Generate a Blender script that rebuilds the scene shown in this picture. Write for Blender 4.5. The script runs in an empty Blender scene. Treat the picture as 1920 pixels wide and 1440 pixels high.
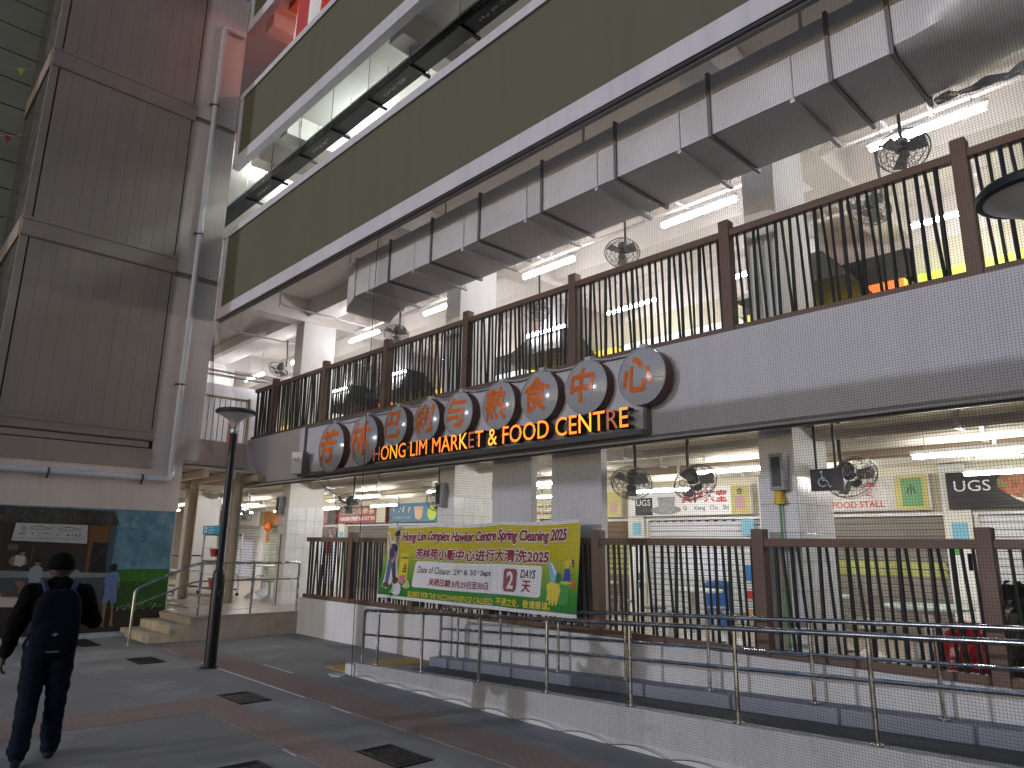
import bpy, bmesh, math, random
from mathutils import Vector, Matrix
rnd = random.Random(11)
scn = bpy.context.scene
COL = scn.collection
PI = math.pi
V = Vector

# ------------------------------------------------------------------ camera
# x runs along the facade (to the right), y into the building, z up
cam_d = bpy.data.cameras.new("camera")
cam = bpy.data.objects.new("camera", cam_d)
COL.objects.link(cam)
_yaw, _pitch, _roll = -0.814483138, 0.226070367, 0.0152562382
_f = V((math.sin(_yaw)*math.cos(_pitch), math.cos(_yaw)*math.cos(_pitch), math.sin(_pitch)))
_r = V((math.cos(_yaw), -math.sin(_yaw), 0.0))
_u = _r.cross(_f)
_r2 = _r*math.cos(_roll) + _u*math.sin(_roll)
_u2 = -_r*math.sin(_roll) + _u*math.cos(_roll)
_m = Matrix(((_r2.x, _u2.x, -_f.x, 0), (_r2.y, _u2.y, -_f.y, 0), (_r2.z, _u2.z, -_f.z, 1.75), (0, 0, 0, 1)))
cam.matrix_world = _m
cam_d.sensor_width = 36.0
cam_d.lens = 1323.39/1920.0*36.0
cam_d.clip_start = 0.05
cam_d.clip_end = 400.0
scn.camera = cam

# ------------------------------------------------------------------ light
SUN_EL, SUN_AZ = math.radians(8.5), math.radians(12)   # light travels towards +y
world = bpy.data.worlds.new("World")
scn.world = world
world.use_nodes = True
wn = world.node_tree.nodes
wl = world.node_tree.links
bg = wn["Background"]
sky = wn.new("ShaderNodeTexSky")
sky.sky_type = 'NISHITA'
sky.sun_disc = False
sky.sun_elevation = SUN_EL
sky.sun_rotation = math.radians(180.0) - SUN_AZ
sky.air_density = 1.0
sky.dust_density = 1.9
sky.ozone_density = 3.6
wl.new(sky.outputs[0], bg.inputs[0])
bg.inputs[1].default_value = 0.165
sun_d = bpy.data.lights.new("sun", 'SUN')
sun_d.energy = 1.0
sun_d.angle = math.radians(0.6)
sun_d.color = (0.86, 0.87, 1.0)
sun = bpy.data.objects.new("sun", sun_d)
COL.objects.link(sun)
_ld = V((math.sin(SUN_AZ)*math.cos(SUN_EL), math.cos(SUN_AZ)*math.cos(SUN_EL), -math.sin(SUN_EL)))
sun.rotation_euler = (-_ld).to_track_quat('Z', 'Y').to_euler()
vs = scn.view_settings
vs.view_transform = 'Standard'
vs.look = 'None'
vs.exposure = 0.0
vs.gamma = 1.0
vs.use_curve_mapping = False
scn.cycles.use_denoising = True
scn.cycles.max_bounces = 8
scn.cycles.diffuse_bounces = 5
scn.cycles.glossy_bounces = 3
scn.cycles.transmission_bounces = 4
scn.cycles.transparent_max_bounces = 8
scn.cycles.sample_clamp_indirect = 6.0
scn.cycles.caustics_reflective = False
scn.cycles.caustics_refractive = False
scn.cycles.blur_glossy = 1.0

# ------------------------------------------------------------------ helpers
ORG = {}


def setp(o, label=None, cat=None, group=None, kind=None):
    if label: o["label"] = label
    if cat: o["category"] = cat
    if group: o["group"] = group
    if kind: o["kind"] = kind
    return o


def thing(name, label, cat, loc=(0, 0, 0), group=None, rz=0.0):
    o = bpy.data.objects.new(name, None)
    COL.objects.link(o)
    o.location = loc
    o.rotation_euler = (0, 0, rz)
    o.empty_display_size = 0.2
    ORG[o.name] = V(loc)
    return setp(o, label, cat, group)


class MB:
    """collects faces in world coordinates; build() links them as ONE mesh object"""
    def __init__(s):
        s.v = []; s.f = []; s.m = []

    def add(s, vs, fs, mi=0):
        b = len(s.v)
        s.v.extend([tuple(p) for p in vs])
        for f in fs:
            s.f.append(tuple(i+b for i in f)); s.m.append(mi)
        return s

    def box(s, x0, x1, y0, y1, z0, z1, mi=0):
        vs = [(x0, y0, z0), (x1, y0, z0), (x1, y1, z0), (x0, y1, z0), (x0, y0, z1), (x1, y0, z1), (x1, y1, z1), (x0, y1, z1)]
        return s.add(vs, [(0, 3, 2, 1), (4, 5, 6, 7), (0, 1, 5, 4), (1, 2, 6, 5), (2, 3, 7, 6), (3, 0, 4, 7)], mi)

    def rbox(s, x0, x1, y0, y1, z0, z1, b=0.01, mi=0):
        """box with chamfered edges"""
        bm = bmesh.new()
        m = Matrix.Translation(((x0+x1)/2, (y0+y1)/2, (z0+z1)/2)) @ Matrix.Diagonal((x1-x0, y1-y0, z1-z0, 1))
        bmesh.ops.create_cube(bm, size=1.0, matrix=m)
        bmesh.ops.bevel(bm, geom=bm.edges[:], offset=b, segments=2, affect='EDGES', profile=0.6)
        s.from_bm(bm, mi); bm.free()
        return s

    def from_bm(s, bm, mi=0, mat=None):
        bm.verts.index_update()
        vs = [(mat @ v.co) if mat else v.co for v in bm.verts]
        return s.add(vs, [tuple(v.index for v in f.verts) for f in bm.faces], mi)

    def bar(s, p0, p1, w, h=None, up=(0, 0, 1), mi=0):
        """rectangular bar from p0 to p1"""
        p0, p1 = V(p0), V(p1); h = h or w
        d = (p1-p0).normalized(); u = V(up)
        if abs(d.dot(u)) > 0.98: u = V((0, 1, 0))
        r = d.cross(u).normalized(); u = r.cross(d)
        vs = []
        for p in (p0, p1):
            for a, b in ((-1, -1), (1, -1), (1, 1), (-1, 1)):
                vs.append(p + r*(a*w/2) + u*(b*h/2))
        return s.add(vs, [(0, 1, 2, 3), (7, 6, 5, 4), (0, 4, 5, 1), (1, 5, 6, 2), (2, 6, 7, 3), (3, 7, 4, 0)], mi)

    def tube(s, pts, r, n=8, mi=0, caps=True, closed=False):
        pts = [V(p) for p in pts]
        N = len(pts)
        rr = r if isinstance(r, (list, tuple)) else [r]*N
        rings = []
        prev = None
        for i, p in enumerate(pts):
            if closed: d = pts[(i+1) % N]-pts[i-1]
            elif i == 0: d = pts[1]-p
            elif i == N-1: d = p-pts[i-1]
            else: d = (pts[i+1]-p).normalized()+(p-pts[i-1]).normalized()
            if d.length < 1e-9: d = V((0, 0, 1))
            d.normalize()
            if prev is None:
                a = V((0, 0, 1)) if abs(d.z) < 0.9 else V((1, 0, 0))
                e1 = d.cross(a).normalized()
            else:
                e1 = (prev - d*prev.dot(d))
                if e1.length < 1e-6: e1 = d.cross(V((1, 0, 0)))
                e1.normalize()
            prev = e1
            e2 = d.cross(e1)
            rings.append([p + (e1*math.cos(2*PI*k/n)+e2*math.sin(2*PI*k/n))*rr[i] for k in range(n)])
        vs = [q for g in rings for q in g]
        fs = []
        for i in range(N if closed else N-1):
            a, b = i*n, ((i+1) % N)*n
            for k in range(n):
                fs.append((a+k, a+(k+1) % n, b+(k+1) % n, b+k))
        if caps and not closed:
            fs.append(tuple(range(n-1, -1, -1))); fs.append(tuple((N-1)*n+k for k in range(n)))
        return s.add(vs, fs, mi)

    def lathe(s, prof, o=(0, 0, 0), axis=(0, 0, 1), n=24, mi=0):
        """prof: list of (radius, height along axis)"""
        o = V(o); ax = V(axis).normalized()
        a = V((1, 0, 0)) if abs(ax.x) < 0.9 else V((0, 1, 0))
        e1 = (a-ax*a.dot(ax)).normalized(); e2 = ax.cross(e1)
        vs = []; fs = []
        for (r, h) in prof:
            for k in range(n):
                t = 2*PI*k/n
                vs.append(o+ax*h+(e1*math.cos(t)+e2*math.sin(t))*max(r, 1e-4))
        for i in range(len(prof)-1):
            for k in range(n):
                fs.append((i*n+k, i*n+(k+1) % n, (i+1)*n+(k+1) % n, (i+1)*n+k))
        return s.add(vs, fs, mi)

    def capsule(s, p0, p1, r0, r1, n=12, mi=0):
        p0, p1 = V(p0), V(p1); d = p1-p0; L = d.length
        if L < 1e-6: d = V((0, 0, 1))
        prof = []
        for i in range(6):
            t = -PI/2+PI/2*i/5; prof.append((r0*math.cos(t), r0*math.sin(t)))
        for i in range(6):
            t = PI/2*i/5; prof.append((r1*math.cos(t), L+r1*math.sin(t)))
        return s.lathe(prof, p0, d, n, mi)

    def prism(s, poly, o, eu, ev, depth, mi=0, side=None):
        """flat polygon (u,v) extruded along eu x ev direction by depth; caps via triangulated bmesh"""
        o, eu, ev = V(o), V(eu), V(ev); w = eu.cross(ev)
        bm = bmesh.new()
        vs = [bm.verts.new(o+eu*p[0]+ev*p[1]) for p in poly]
        f = bm.faces.new(vs)
        if abs(depth) > 1e-6:
            ex = bmesh.ops.extrude_face_region(bm, geom=[f])
            bmesh.ops.translate(bm, verts=[g for g in ex['geom'] if isinstance(g, bmesh.types.BMVert)], vec=w*depth)
        bmesh.ops.triangulate(bm, faces=[g for g in bm.faces if len(g.verts) > 4])
        s.from_bm(bm, mi); bm.free()
        return s

    def build(s, name, mats, parent=None, smooth=False, kind=None, label=None):
        me = bpy.data.meshes.new(name)
        org = ORG[parent.name] if parent else V((0, 0, 0))
        ox, oy, oz = org
        me.from_pydata([(a-ox, b-oy, c-oz) for a, b, c in s.v], [], s.f)
        if not isinstance(mats, (list, tuple)): mats = [mats]
        for m in mats: me.materials.append(m)
        if len(mats) > 1: me.polygons.foreach_set("material_index", s.m)
        if smooth:
            me.polygons.foreach_set("use_smooth", [True]*len(me.polygons))
            me.set_sharp_from_angle(angle=math.radians(smooth if smooth > 1 else 40))
        me.update()
        o = bpy.data.objects.new(name, me)
        COL.objects.link(o)
        if parent: o.parent = parent
        ORG[o.name] = org
        if kind: o["kind"] = kind
        if label: o["label"] = label
        return o


def inst(name, me, parent, loc, rot=None, scale=None):
    """another object on shared mesh data; loc is a world point"""
    o = bpy.data.objects.new(name, me)
    COL.objects.link(o)
    if parent:
        o.parent = parent
        loc = V(loc)-ORG[parent.name]
    if rot is not None:
        q = rot.to_matrix().to_4x4() if not isinstance(rot, Matrix) else rot
        o.matrix_local = Matrix.Translation(loc) @ q @ Matrix.Diagonal(tuple(scale or (1, 1, 1))+(1,))
    else:
        o.location = loc
        if scale: o.scale = scale
    return o


def copy_tree(o, parent=None):
    c = o.copy(); COL.objects.link(c)
    if parent is not None: c.parent = parent
    for ch in list(o.children): copy_tree(ch, c)
    return c


def place_copy(o, loc, rz=None, label=None):
    c = copy_tree(o)
    c.location = loc
    if rz is not None: c.rotation_euler = (0, 0, rz)
    if label: c["label"] = label
    ORG[c.name] = V(loc)
    return c


# ------------------------------------------------------------------ materials
def M(name, col, rough=0.6, metal=0.0, var=0.12, scale=3.0, bump=0.0, bscale=60.0, streak=0.0, dirt=None, spec=0.5, fine=0.0):
    m = bpy.data.materials.new(name); m.use_nodes = True
    nt = m.node_tree; N = nt.nodes; L = nt.links
    b = N["Principled BSDF"]
    b.inputs["Roughness"].default_value = rough
    b.inputs["Metallic"].default_value = metal
    b.inputs["Specular IOR Level"].default_value = spec
    geo = N.new("ShaderNodeNewGeometry")
    col = tuple(col)+(1,)
    if var > 0 or streak > 0 or dirt or fine > 0:
        n1 = N.new("ShaderNodeTexNoise"); n1.inputs["Scale"].default_value = scale
        n1.inputs["Detail"].default_value = 8.0; n1.inputs["Roughness"].default_value = 0.65
        L.new(geo.outputs["Position"], n1.inputs["Vector"])
        mr = N.new("ShaderNodeMapRange"); mr.inputs[1].default_value = 0.25; mr.inputs[2].default_value = 0.75
        mr.inputs[3].default_value = 1.0-var; mr.inputs[4].default_value = 1.0+var
        L.new(n1.outputs["Fac"], mr.inputs[0])
        val = mr.outputs[0]
        if fine > 0:
            n3 = N.new("ShaderNodeTexNoise"); n3.inputs["Scale"].default_value = 90.0; n3.inputs["Detail"].default_value = 3.0
            L.new(geo.outputs["Position"], n3.inputs["Vector"])
            r3 = N.new("ShaderNodeMapRange"); r3.inputs[1].default_value = 0.3; r3.inputs[2].default_value = 0.7
            r3.inputs[3].default_value = 1.0-fine; r3.inputs[4].default_value = 1.0+fine
            L.new(n3.outputs["Fac"], r3.inputs[0])
            mu = N.new("ShaderNodeMath"); mu.operation = 'MULTIPLY'
            L.new(val, mu.inputs[0]); L.new(r3.outputs[0], mu.inputs[1]); val = mu.outputs[0]
        if streak > 0:
            mp = N.new("ShaderNodeMapping"); mp.inputs["Scale"].default_value = (7.0, 7.0, 0.35)
            L.new(geo.outputs["Position"], mp.inputs["Vector"])
            n2 = N.new("ShaderNodeTexNoise"); n2.inputs["Scale"].default_value = 1.0; n2.inputs["Detail"].default_value = 6.0
            L.new(mp.outputs[0], n2.inputs["Vector"])
            r2 = N.new("ShaderNodeMapRange"); r2.inputs[1].default_value = 0.45; r2.inputs[2].default_value = 0.8
            r2.inputs[3].default_value = 1.0; r2.inputs[4].default_value = 1.0-streak
            L.new(n2.outputs["Fac"], r2.inputs[0])
            mu = N.new("ShaderNodeMath"); mu.operation = 'MULTIPLY'
            L.new(val, mu.inputs[0]); L.new(r2.outputs[0], mu.inputs[1]); val = mu.outputs[0]
        mx = N.new("ShaderNodeMix"); mx.data_type = 'RGBA'; mx.blend_type = 'MULTIPLY'
        mx.inputs[0].default_value = 1.0
        mx.inputs[6].default_value = col
        cb = N.new("ShaderNodeCombineColor")
        for k in range(3): L.new(val, cb.inputs[k])
        L.new(cb.outputs[0], mx.inputs[7])
        out = mx.outputs[2]
        if dirt:
            dcol, dscale, lo, hi = dirt
            n4 = N.new("ShaderNodeTexNoise"); n4.inputs["Scale"].default_value = dscale; n4.inputs["Detail"].default_value = 10.0
            n4.inputs["Roughness"].default_value = 0.7
            L.new(geo.outputs["Position"], n4.inputs["Vector"])
            r4 = N.new("ShaderNodeMapRange"); r4.inputs[1].default_value = lo; r4.inputs[2].default_value = hi
            L.new(n4.outputs["Fac"], r4.inputs[0])
            m2 = N.new("ShaderNodeMix"); m2.data_type = 'RGBA'
            L.new(r4.outputs[0], m2.inputs[0]); L.new(out, m2.inputs[6])
            m2.inputs[7].default_value = tuple(dcol)+(1,)
            out = m2.outputs[2]
        L.new(out, b.inputs["Base Color"])
        rr = N.new("ShaderNodeMapRange"); rr.inputs[1].default_value = 0.3; rr.inputs[2].default_value = 0.7
        rr.inputs[3].default_value = max(0.05, rough-0.12); rr.inputs[4].default_value = min(1.0, rough+0.12)
        L.new(n1.outputs["Fac"], rr.inputs[0]); L.new(rr.outputs[0], b.inputs["Roughness"])
    else:
        b.inputs["Base Color"].default_value = col
    if bump > 0:
        n5 = N.new("ShaderNodeTexNoise"); n5.inputs["Scale"].default_value = bscale; n5.inputs["Detail"].default_value = 5.0
        L.new(geo.outputs["Position"], n5.inputs["Vector"])
        bp = N.new("ShaderNodeBump"); bp.inputs["Strength"].default_value = bump; bp.inputs["Distance"].default_value = 0.02
        L.new(n5.outputs["Fac"], bp.inputs["Height"]); L.new(bp.outputs[0], b.inputs["Normal"])
    return m


def EM(name, col, strength, base=(0.6, 0.6, 0.6)):
    m = bpy.data.materials.new(name); m.use_nodes = True
    b = m.node_tree.nodes["Principled BSDF"]
    b.inputs["Base Color"].default_value = tuple(base)+(1,)
    b.inputs["Emission Color"].default_value = tuple(col)+(1,)
    b.inputs["Emission Strength"].default_value = strength
    b.inputs["Roughness"].default_value = 0.4
    return m


white_paint = M("white_wall_paint", (0.58, 0.58, 0.62), 0.7, var=0.10, scale=1.2, bump=0.05, streak=0.10, fine=0.05)
plinth_mat = M("plinth_paint", (0.62, 0.62, 0.64), 0.7, var=0.08, scale=1.5, bump=0.06, streak=0.12, fine=0.05, dirt=((0.3, 0.29, 0.27), 2.2, 0.66, 0.82))
fascia_mat = M("fascia_paint", (0.57, 0.56, 0.61), 0.7, var=0.08, scale=1.0, bump=0.06, streak=0.08, fine=0.05)
cream_wall = M("cream_wall_paint", (0.60, 0.51, 0.465), 0.8, var=0.10, scale=1.0, bump=0.07, streak=0.14, fine=0.06)
green_paint = M("green_panel_paint", (0.082, 0.083, 0.052), 0.75, var=0.10, scale=0.8, bump=0.03, streak=0.10, fine=0.05)
trim_white = M("white_trim", (0.47, 0.46, 0.51), 0.6, var=0.07, scale=1.5, streak=0.15)
soffit_mat = M("soffit_paint", (0.27, 0.22, 0.18), 0.85, var=0.15, scale=1.2, streak=0.05)
ceil_mat = M("ceiling_paint", (0.74, 0.70, 0.67), 0.85, var=0.08, scale=1.2)
ceil1_mat = M("ground_ceiling_paint", (0.60, 0.56, 0.49), 0.85, var=0.14, scale=1.3)
col_mat = M("column_paint", (0.72, 0.72, 0.72), 0.6, var=0.06, scale=2.0)
tile_mat = M("white_tile", (0.70, 0.71, 0.74), 0.25, var=0.06, scale=3.0)
grout_mat = M("grout", (0.35, 0.35, 0.36), 0.8)
clad_mat = M("brown_cladding", (0.275, 0.222, 0.185), 0.5, 0.0, var=0.10, scale=1.5, streak=0.10, fine=0.06)
clad_dark = M("cladding_gap", (0.012, 0.011, 0.010), 0.8, var=0)
clad_side = M("brushed_cladding", (0.22, 0.21, 0.19), 0.28, 0.85, var=0.10, scale=2.0, streak=0.12)
panel_green = M("pale_panel", (0.27, 0.255, 0.185), 0.6, var=0.10, scale=1.0, fine=0.05)
pipe_white = M("pipe_white", (0.50, 0.50, 0.54), 0.4, var=0.08, scale=3.0, streak=0.1)
steel = M("stainless_steel", (0.50, 0.50, 0.50), 0.25, 1.0, var=0.08, scale=6.0)
galv = M("galvanised_sheet", (0.66, 0.66, 0.70), 0.5, 0.12, var=0.14, scale=1.6, fine=0.04)
galv_dark = M("galvanised_frame", (0.20, 0.20, 0.20), 0.5, 0.7, var=0.15)
foil = M("silver_foil", (0.75, 0.75, 0.75), 0.22, 0.95, var=0.10, scale=9.0, bump=0.5, bscale=14.0)
rail_brown = M("brown_rail", (0.135, 0.080, 0.056), 0.55, 0.1, var=0.12, scale=4.0)
bar_green = M("bar_dark_green", (0.016, 0.024, 0.015), 0.5, 0.0, var=0.2, scale=5.0, spec=0.25)
bar_black = M("bar_black", (0.011, 0.012, 0.013), 0.5, 0.0, var=0.2, scale=5.0, spec=0.25)
bar_blue = M("bar_dark_blue", (0.012, 0.016, 0.028), 0.5, 0.0, var=0.2, scale=5.0, spec=0.25)
net_mat = M("net_cord", (0.016, 0.016, 0.018), 0.8, var=0)
black_metal = M("black_metal", (0.012, 0.012, 0.014), 0.4, 0.4, var=0.2, scale=4.0)
dark_grey = M("dark_grey_plastic", (0.035, 0.036, 0.040), 0.45, var=0.12, scale=6.0)
lamp_under = M("lamp_underside", (0.62, 0.63, 0.64), 0.35, 0.3, var=0.05)
lamp_top = M("lamp_top", (0.035, 0.045, 0.055), 0.5, 0.2, var=0.1)
concrete = M("concrete_paving", (0.250, 0.243, 0.228), 0.8, var=0.16, scale=0.7, bump=0.25, bscale=45.0, fine=0.22, dirt=((0.42, 0.42, 0.42), 0.55, 0.50, 0.74))
red_agg = M("red_aggregate", (0.31, 0.225, 0.19), 0.85, var=0.14, scale=1.5, bump=0.35, bscale=70.0, fine=0.35)
step_mat = M("stained_step", (0.68, 0.57, 0.41), 0.75, var=0.25, scale=2.5, bump=0.1, streak=0.35, dirt=((0.09, 0.08, 0.06), 3.0, 0.55, 0.8))
plat_side = M("platform_side", (0.50, 0.41, 0.34), 0.8, var=0.16, scale=1.6, bump=0.1, streak=0.2, dirt=((0.16, 0.15, 0.13), 2.2, 0.58, 0.8))
floor_mat = M("floor_tile", (0.42, 0.36, 0.30), 0.35, var=0.08, scale=2.0)
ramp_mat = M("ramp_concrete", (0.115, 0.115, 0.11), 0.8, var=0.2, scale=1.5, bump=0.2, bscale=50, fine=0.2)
kerb_mat = M("kerb_paint", (0.50, 0.50, 0.52), 0.7, var=0.12, scale=2.0, streak=0.22, fine=0.06, dirt=((0.22, 0.21, 0.2), 2.5, 0.62, 0.8))
inkerb_mat = M("inner_kerb_paint", (0.26, 0.27, 0.31), 0.7, var=0.12, scale=2.0, fine=0.06)
yellow_tile = M("yellow_tactile", (0.42, 0.27, 0.075), 0.6, var=0.18, scale=5.0)
grate_mat = M("iron_grate", (0.035, 0.035, 0.034), 0.55, 0.6, var=0.25, scale=8.0)
pit_shade_mat = M("drain_pit_shade", (0.006, 0.006, 0.006), 0.9, var=0)
shutter_white = M("shutter_white", (0.76, 0.79, 0.86), 0.45, 0.1, var=0.05)
shutter_grey = M("shutter_grey", (0.30, 0.28, 0.26), 0.45, 0.3, var=0.1)
shutter_green = M("shutter_pale_green", (0.55, 0.62, 0.54), 0.45, 0.1, var=0.05)
shutter_brown = M("shutter_brown", (0.24, 0.17, 0.12), 0.5, 0.2, var=0.1)
stall_wall = M("stall_wall", (0.66, 0.66, 0.62), 0.5, var=0.06)
cream_sign = M("cream_sign", (0.62, 0.58, 0.44), 0.5, var=0.06)
steel_cream = M("cream_steel", (0.56, 0.47, 0.36), 0.5, var=0.06, scale=2.0)


def flat(name, col, rough=0.5, var=0.05):
    return M(name, col, rough, var=var, scale=5.0)


c_red = flat("print_red", (0.42, 0.03, 0.025)); c_darkred = flat("print_dark_red", (0.25, 0.012, 0.02))
c_white = flat("print_white", (0.74, 0.74, 0.76)); c_black = flat("print_black", (0.012, 0.012, 0.015))
c_yellow = flat("print_yellow", (0.68, 0.55, 0.05)); c_green = flat("print_green", (0.06, 0.30, 0.06))
c_blue = flat("print_blue", (0.03, 0.17, 0.42)); c_teal = flat("print_teal", (0.03, 0.30, 0.45))
c_navy = M("cloth_navy", (0.0045, 0.0055, 0.012), 0.85, var=0.15, scale=5.0, spec=0.08); c_jean = M("denim", (0.0065, 0.011, 0.021), 0.9, var=0.15, scale=5.0, spec=0.08)
c_jacket = M("cloth_black", (0.003, 0.003, 0.0035), 0.9, var=0.15, scale=5.0, spec=0.08); c_skin = flat("skin_brown", (0.045, 0.025, 0.018), 0.6)
c_hair = M("hair_black", (0.004, 0.004, 0.004), 0.95, var=0.15, scale=5.0, spec=0.08); c_shoe = flat("shoe_dark", (0.01, 0.01, 0.012), 0.6)
c_orange = flat("print_orange", (0.62, 0.13, 0.02)); c_brown = flat("print_brown", (0.10, 0.05, 0.03))
c_pink = flat("print_pink", (0.55, 0.20, 0.22)); c_bluecloth = flat("cloth_blue", (0.03, 0.06, 0.24), 0.85)
c_cyan = flat("print_cyan", (0.20, 0.48, 0.66)); c_lime = flat("print_lime", (0.42, 0.55, 0.06))
c_peach = flat("print_skin", (0.62, 0.36, 0.22)); c_grey = flat("print_grey", (0.25, 0.25, 0.26))
c_salmon = M("salmon_paint", (0.55, 0.20, 0.14), 0.8, var=0.08)

# ------------------------------------------------------------------ lettering
_tc = {}


def text_raw(s, bold=0.0, extrude=0.0):
    k = (s, bold, extrude)
    if k not in _tc:
        c = bpy.data.curves.new("t", 'FONT'); c.body = s; c.size = 1.0; c.offset = bold; c.extrude = extrude
        c.resolution_u = 3
        o = bpy.data.objects.new("t", c); COL.objects.link(o)
        dg = bpy.context.evaluated_depsgraph_get(); dg.update()
        me = bpy.data.meshes.new_from_object(o.evaluated_get(dg), depsgraph=dg)
        vs = [tuple(v.co) for v in me.vertices]; fs = [tuple(p.vertices) for p in me.polygons]
        nz = [p.normal.z for p in me.polygons]
        bpy.data.objects.remove(o); bpy.data.curves.remove(c); bpy.data.meshes.remove(me)
        _tc[k] = (vs, fs, nz)
    return _tc[k]


def text_uv(s, w=None, h=None, bold=0.0, italic=0.0):
    """2D text scaled to width w and height h, lower left at 0,0"""
    vs, fs, _ = text_raw(s, bold)
    x0 = min(v[0] for v in vs); x1 = max(v[0] for v in vs); y0 = min(v[1] for v in vs); y1 = max(v[1] for v in vs)
    sx = (w/(x1-x0)) if w else None; sy = (h/(y1-y0)) if h else None
    sx = sx or sy; sy = sy or sx
    return [((v[0]-x0)*sx+italic*(v[1]-y0)*sy, (v[1]-y0)*sy) for v in vs], fs


def text_on(mb, s, o, eu, ev, w=None, h=None, bold=0.0, mi=0, italic=0.0, fn=None):
    o, eu, ev = V(o), V(eu), V(ev)
    uv, fs = text_uv(s, w, h, bold, italic)
    if fn: vs = [fn(a, b) for a, b in uv]
    else: vs = [o+eu*a+ev*b for a, b in uv]
    mb.add(vs, fs, mi)
    return mb


def refine(vs, fs, maxlen, it=5):
    bm = bmesh.new()
    bv = [bm.verts.new(v) for v in vs]
    for f in fs:
        try: bm.faces.new([bv[i] for i in f])
        except ValueError: pass
    bmesh.ops.triangulate(bm, faces=bm.faces[:])
    for _ in range(it):
        es = [e for e in bm.edges if e.calc_length() > maxlen]
        if not es: break
        bmesh.ops.subdivide_edges(bm, edges=es, cuts=1)
        bmesh.ops.triangulate(bm, faces=[f for f in bm.faces if len(f.verts) > 3])
    bm.verts.index_update()
    out = ([tuple(v.co) for v in bm.verts], [tuple(v.index for v in f.verts) for f in bm.faces])
    bm.free()
    return out

def scribble(mb, o, eu, ev, w, h, n, t=0.10, mi=0, seed=1):
    """illegible character-like strokes: n cells in a w by h box"""
    r = random.Random(seed); o, eu, ev = V(o), V(eu), V(ev); nn = eu.cross(ev)
    c = w/n
    for i in range(n):
        for k in range(r.randint(3, 5)):
            x0, y0 = r.uniform(0.05, 0.5), r.uniform(0.05, 0.95)
            if r.random() < 0.5: x1, y1 = x0+r.uniform(0.3, 0.45), y0+r.uniform(-0.05, 0.08)
            else: x1, y1 = x0+r.uniform(-0.08, 0.2), r.uniform(0.0, 1.0)
            a = o+eu*(c*(i+min(x0, 0.9)))+ev*(h*y0); b = o+eu*(c*(i+min(x1, 0.92)))+ev*(h*y1)
            d = b-a
            if d.length < 1e-5: continue
            s_ = nn.cross(d.normalized())*(t*h*0.5)
            q = len(mb.v); lift = nn*(0.0003*k)
            mb.v += [tuple(a-s_+lift), tuple(b-s_+lift), tuple(b+s_+lift), tuple(a+s_+lift)]; mb.f.append((q, q+1, q+2, q+3)); mb.m.append(mi)
    return mb

EX, EY, EZ = V((1, 0, 0)), V((0, 1, 0)), V((0, 0, 1))
# ================================================================== SETTING
XR = 3.2            # how far the building is built to the right of the frame
g = MB(); g.box(-60, 45, -70, 7.3, -0.3, 0.0)
g.build("ground", concrete, kind="structure")
b = MB(); b.box(-13.4, XR, 4.36, 4.94, -0.01, 0.004); b.box(-8.72, -8.06, -12.0, 3.2, -0.01, 0.004); b.box(-8.72, XR, 3.2, 3.62, -0.01, 0.0045)
b.box(-15.0, -13.4, 2.9, 3.25, -0.01, 0.004)
b.build("paving_strip", red_agg, kind="structure")
# thin white joint strips along the red bands
for (x0, x1, y) in ((-11.2, -8.0, 4.33), (-7.4, -7.0, 4.33), (-6.2, -5.95, 3.17), (-10.5, -9.6, 4.96)):
    MB().box(x0, x1, y, y+0.025, -0.01, 0.006).build("paving_joint", trim_white, kind="structure")

# --- entrance platform and steps
plat = MB().box(-17.6, -13.7, 5.03, 7.11, 0.0, 0.40).build("entrance_platform", plat_side, kind="structure")
MB().box(-17.6, -13.68, 5.01, 5.07, 0.34, 0.402).build("nosing", plat_side, plat)
fl = MB().box(-36, -17.6, 5.5, 13.5, 0.1, 0.40).box(-17.6, XR, 7.3, 13.5, 0.1, 0.40).build("hall_floor", floor_mat, kind="structure")
MB().box(-17.6, -13.7, 7.11, 7.3, 0.1, 0.40).build("threshold", floor_mat, fl)
# floor tiles near the entrance, laid one by one
tme = MB().rbox(-0.296, 0.296, -0.296, 0.296, -0.01, 0.022, 0.006).build("tile", floor_mat, plat)
tile_mesh = tme.data
first = True
for i in range(14):
    for j in range(9):
        x = -13.98-0.6*i; y = 5.36+0.6*j
        if x < -15.2 and y < 5.5: continue
        if x < -17.6 and y < 5.8: continue
        par = plat if (y < 7.0 and x > -17.5) else fl
        if first:
            tme.location = V((x, y, 0.402)); first = False
        else: inst("tile", tile_mesh, par, (x, y, 0.402))
steps = thing("entrance_steps", "stained concrete steps beside the painted mural", "steps", (-14.4, 4.7, 0))
for k, (y0, y1, z1) in enumerate(((4.34, 5.03, 0.14), (4.68, 5.03, 0.28))):
    MB().rbox(-15.36, -13.72, y0, y1, 0.0 if k == 0 else 0.13, z1, 0.012).build("step", step_mat, steps)

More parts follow.
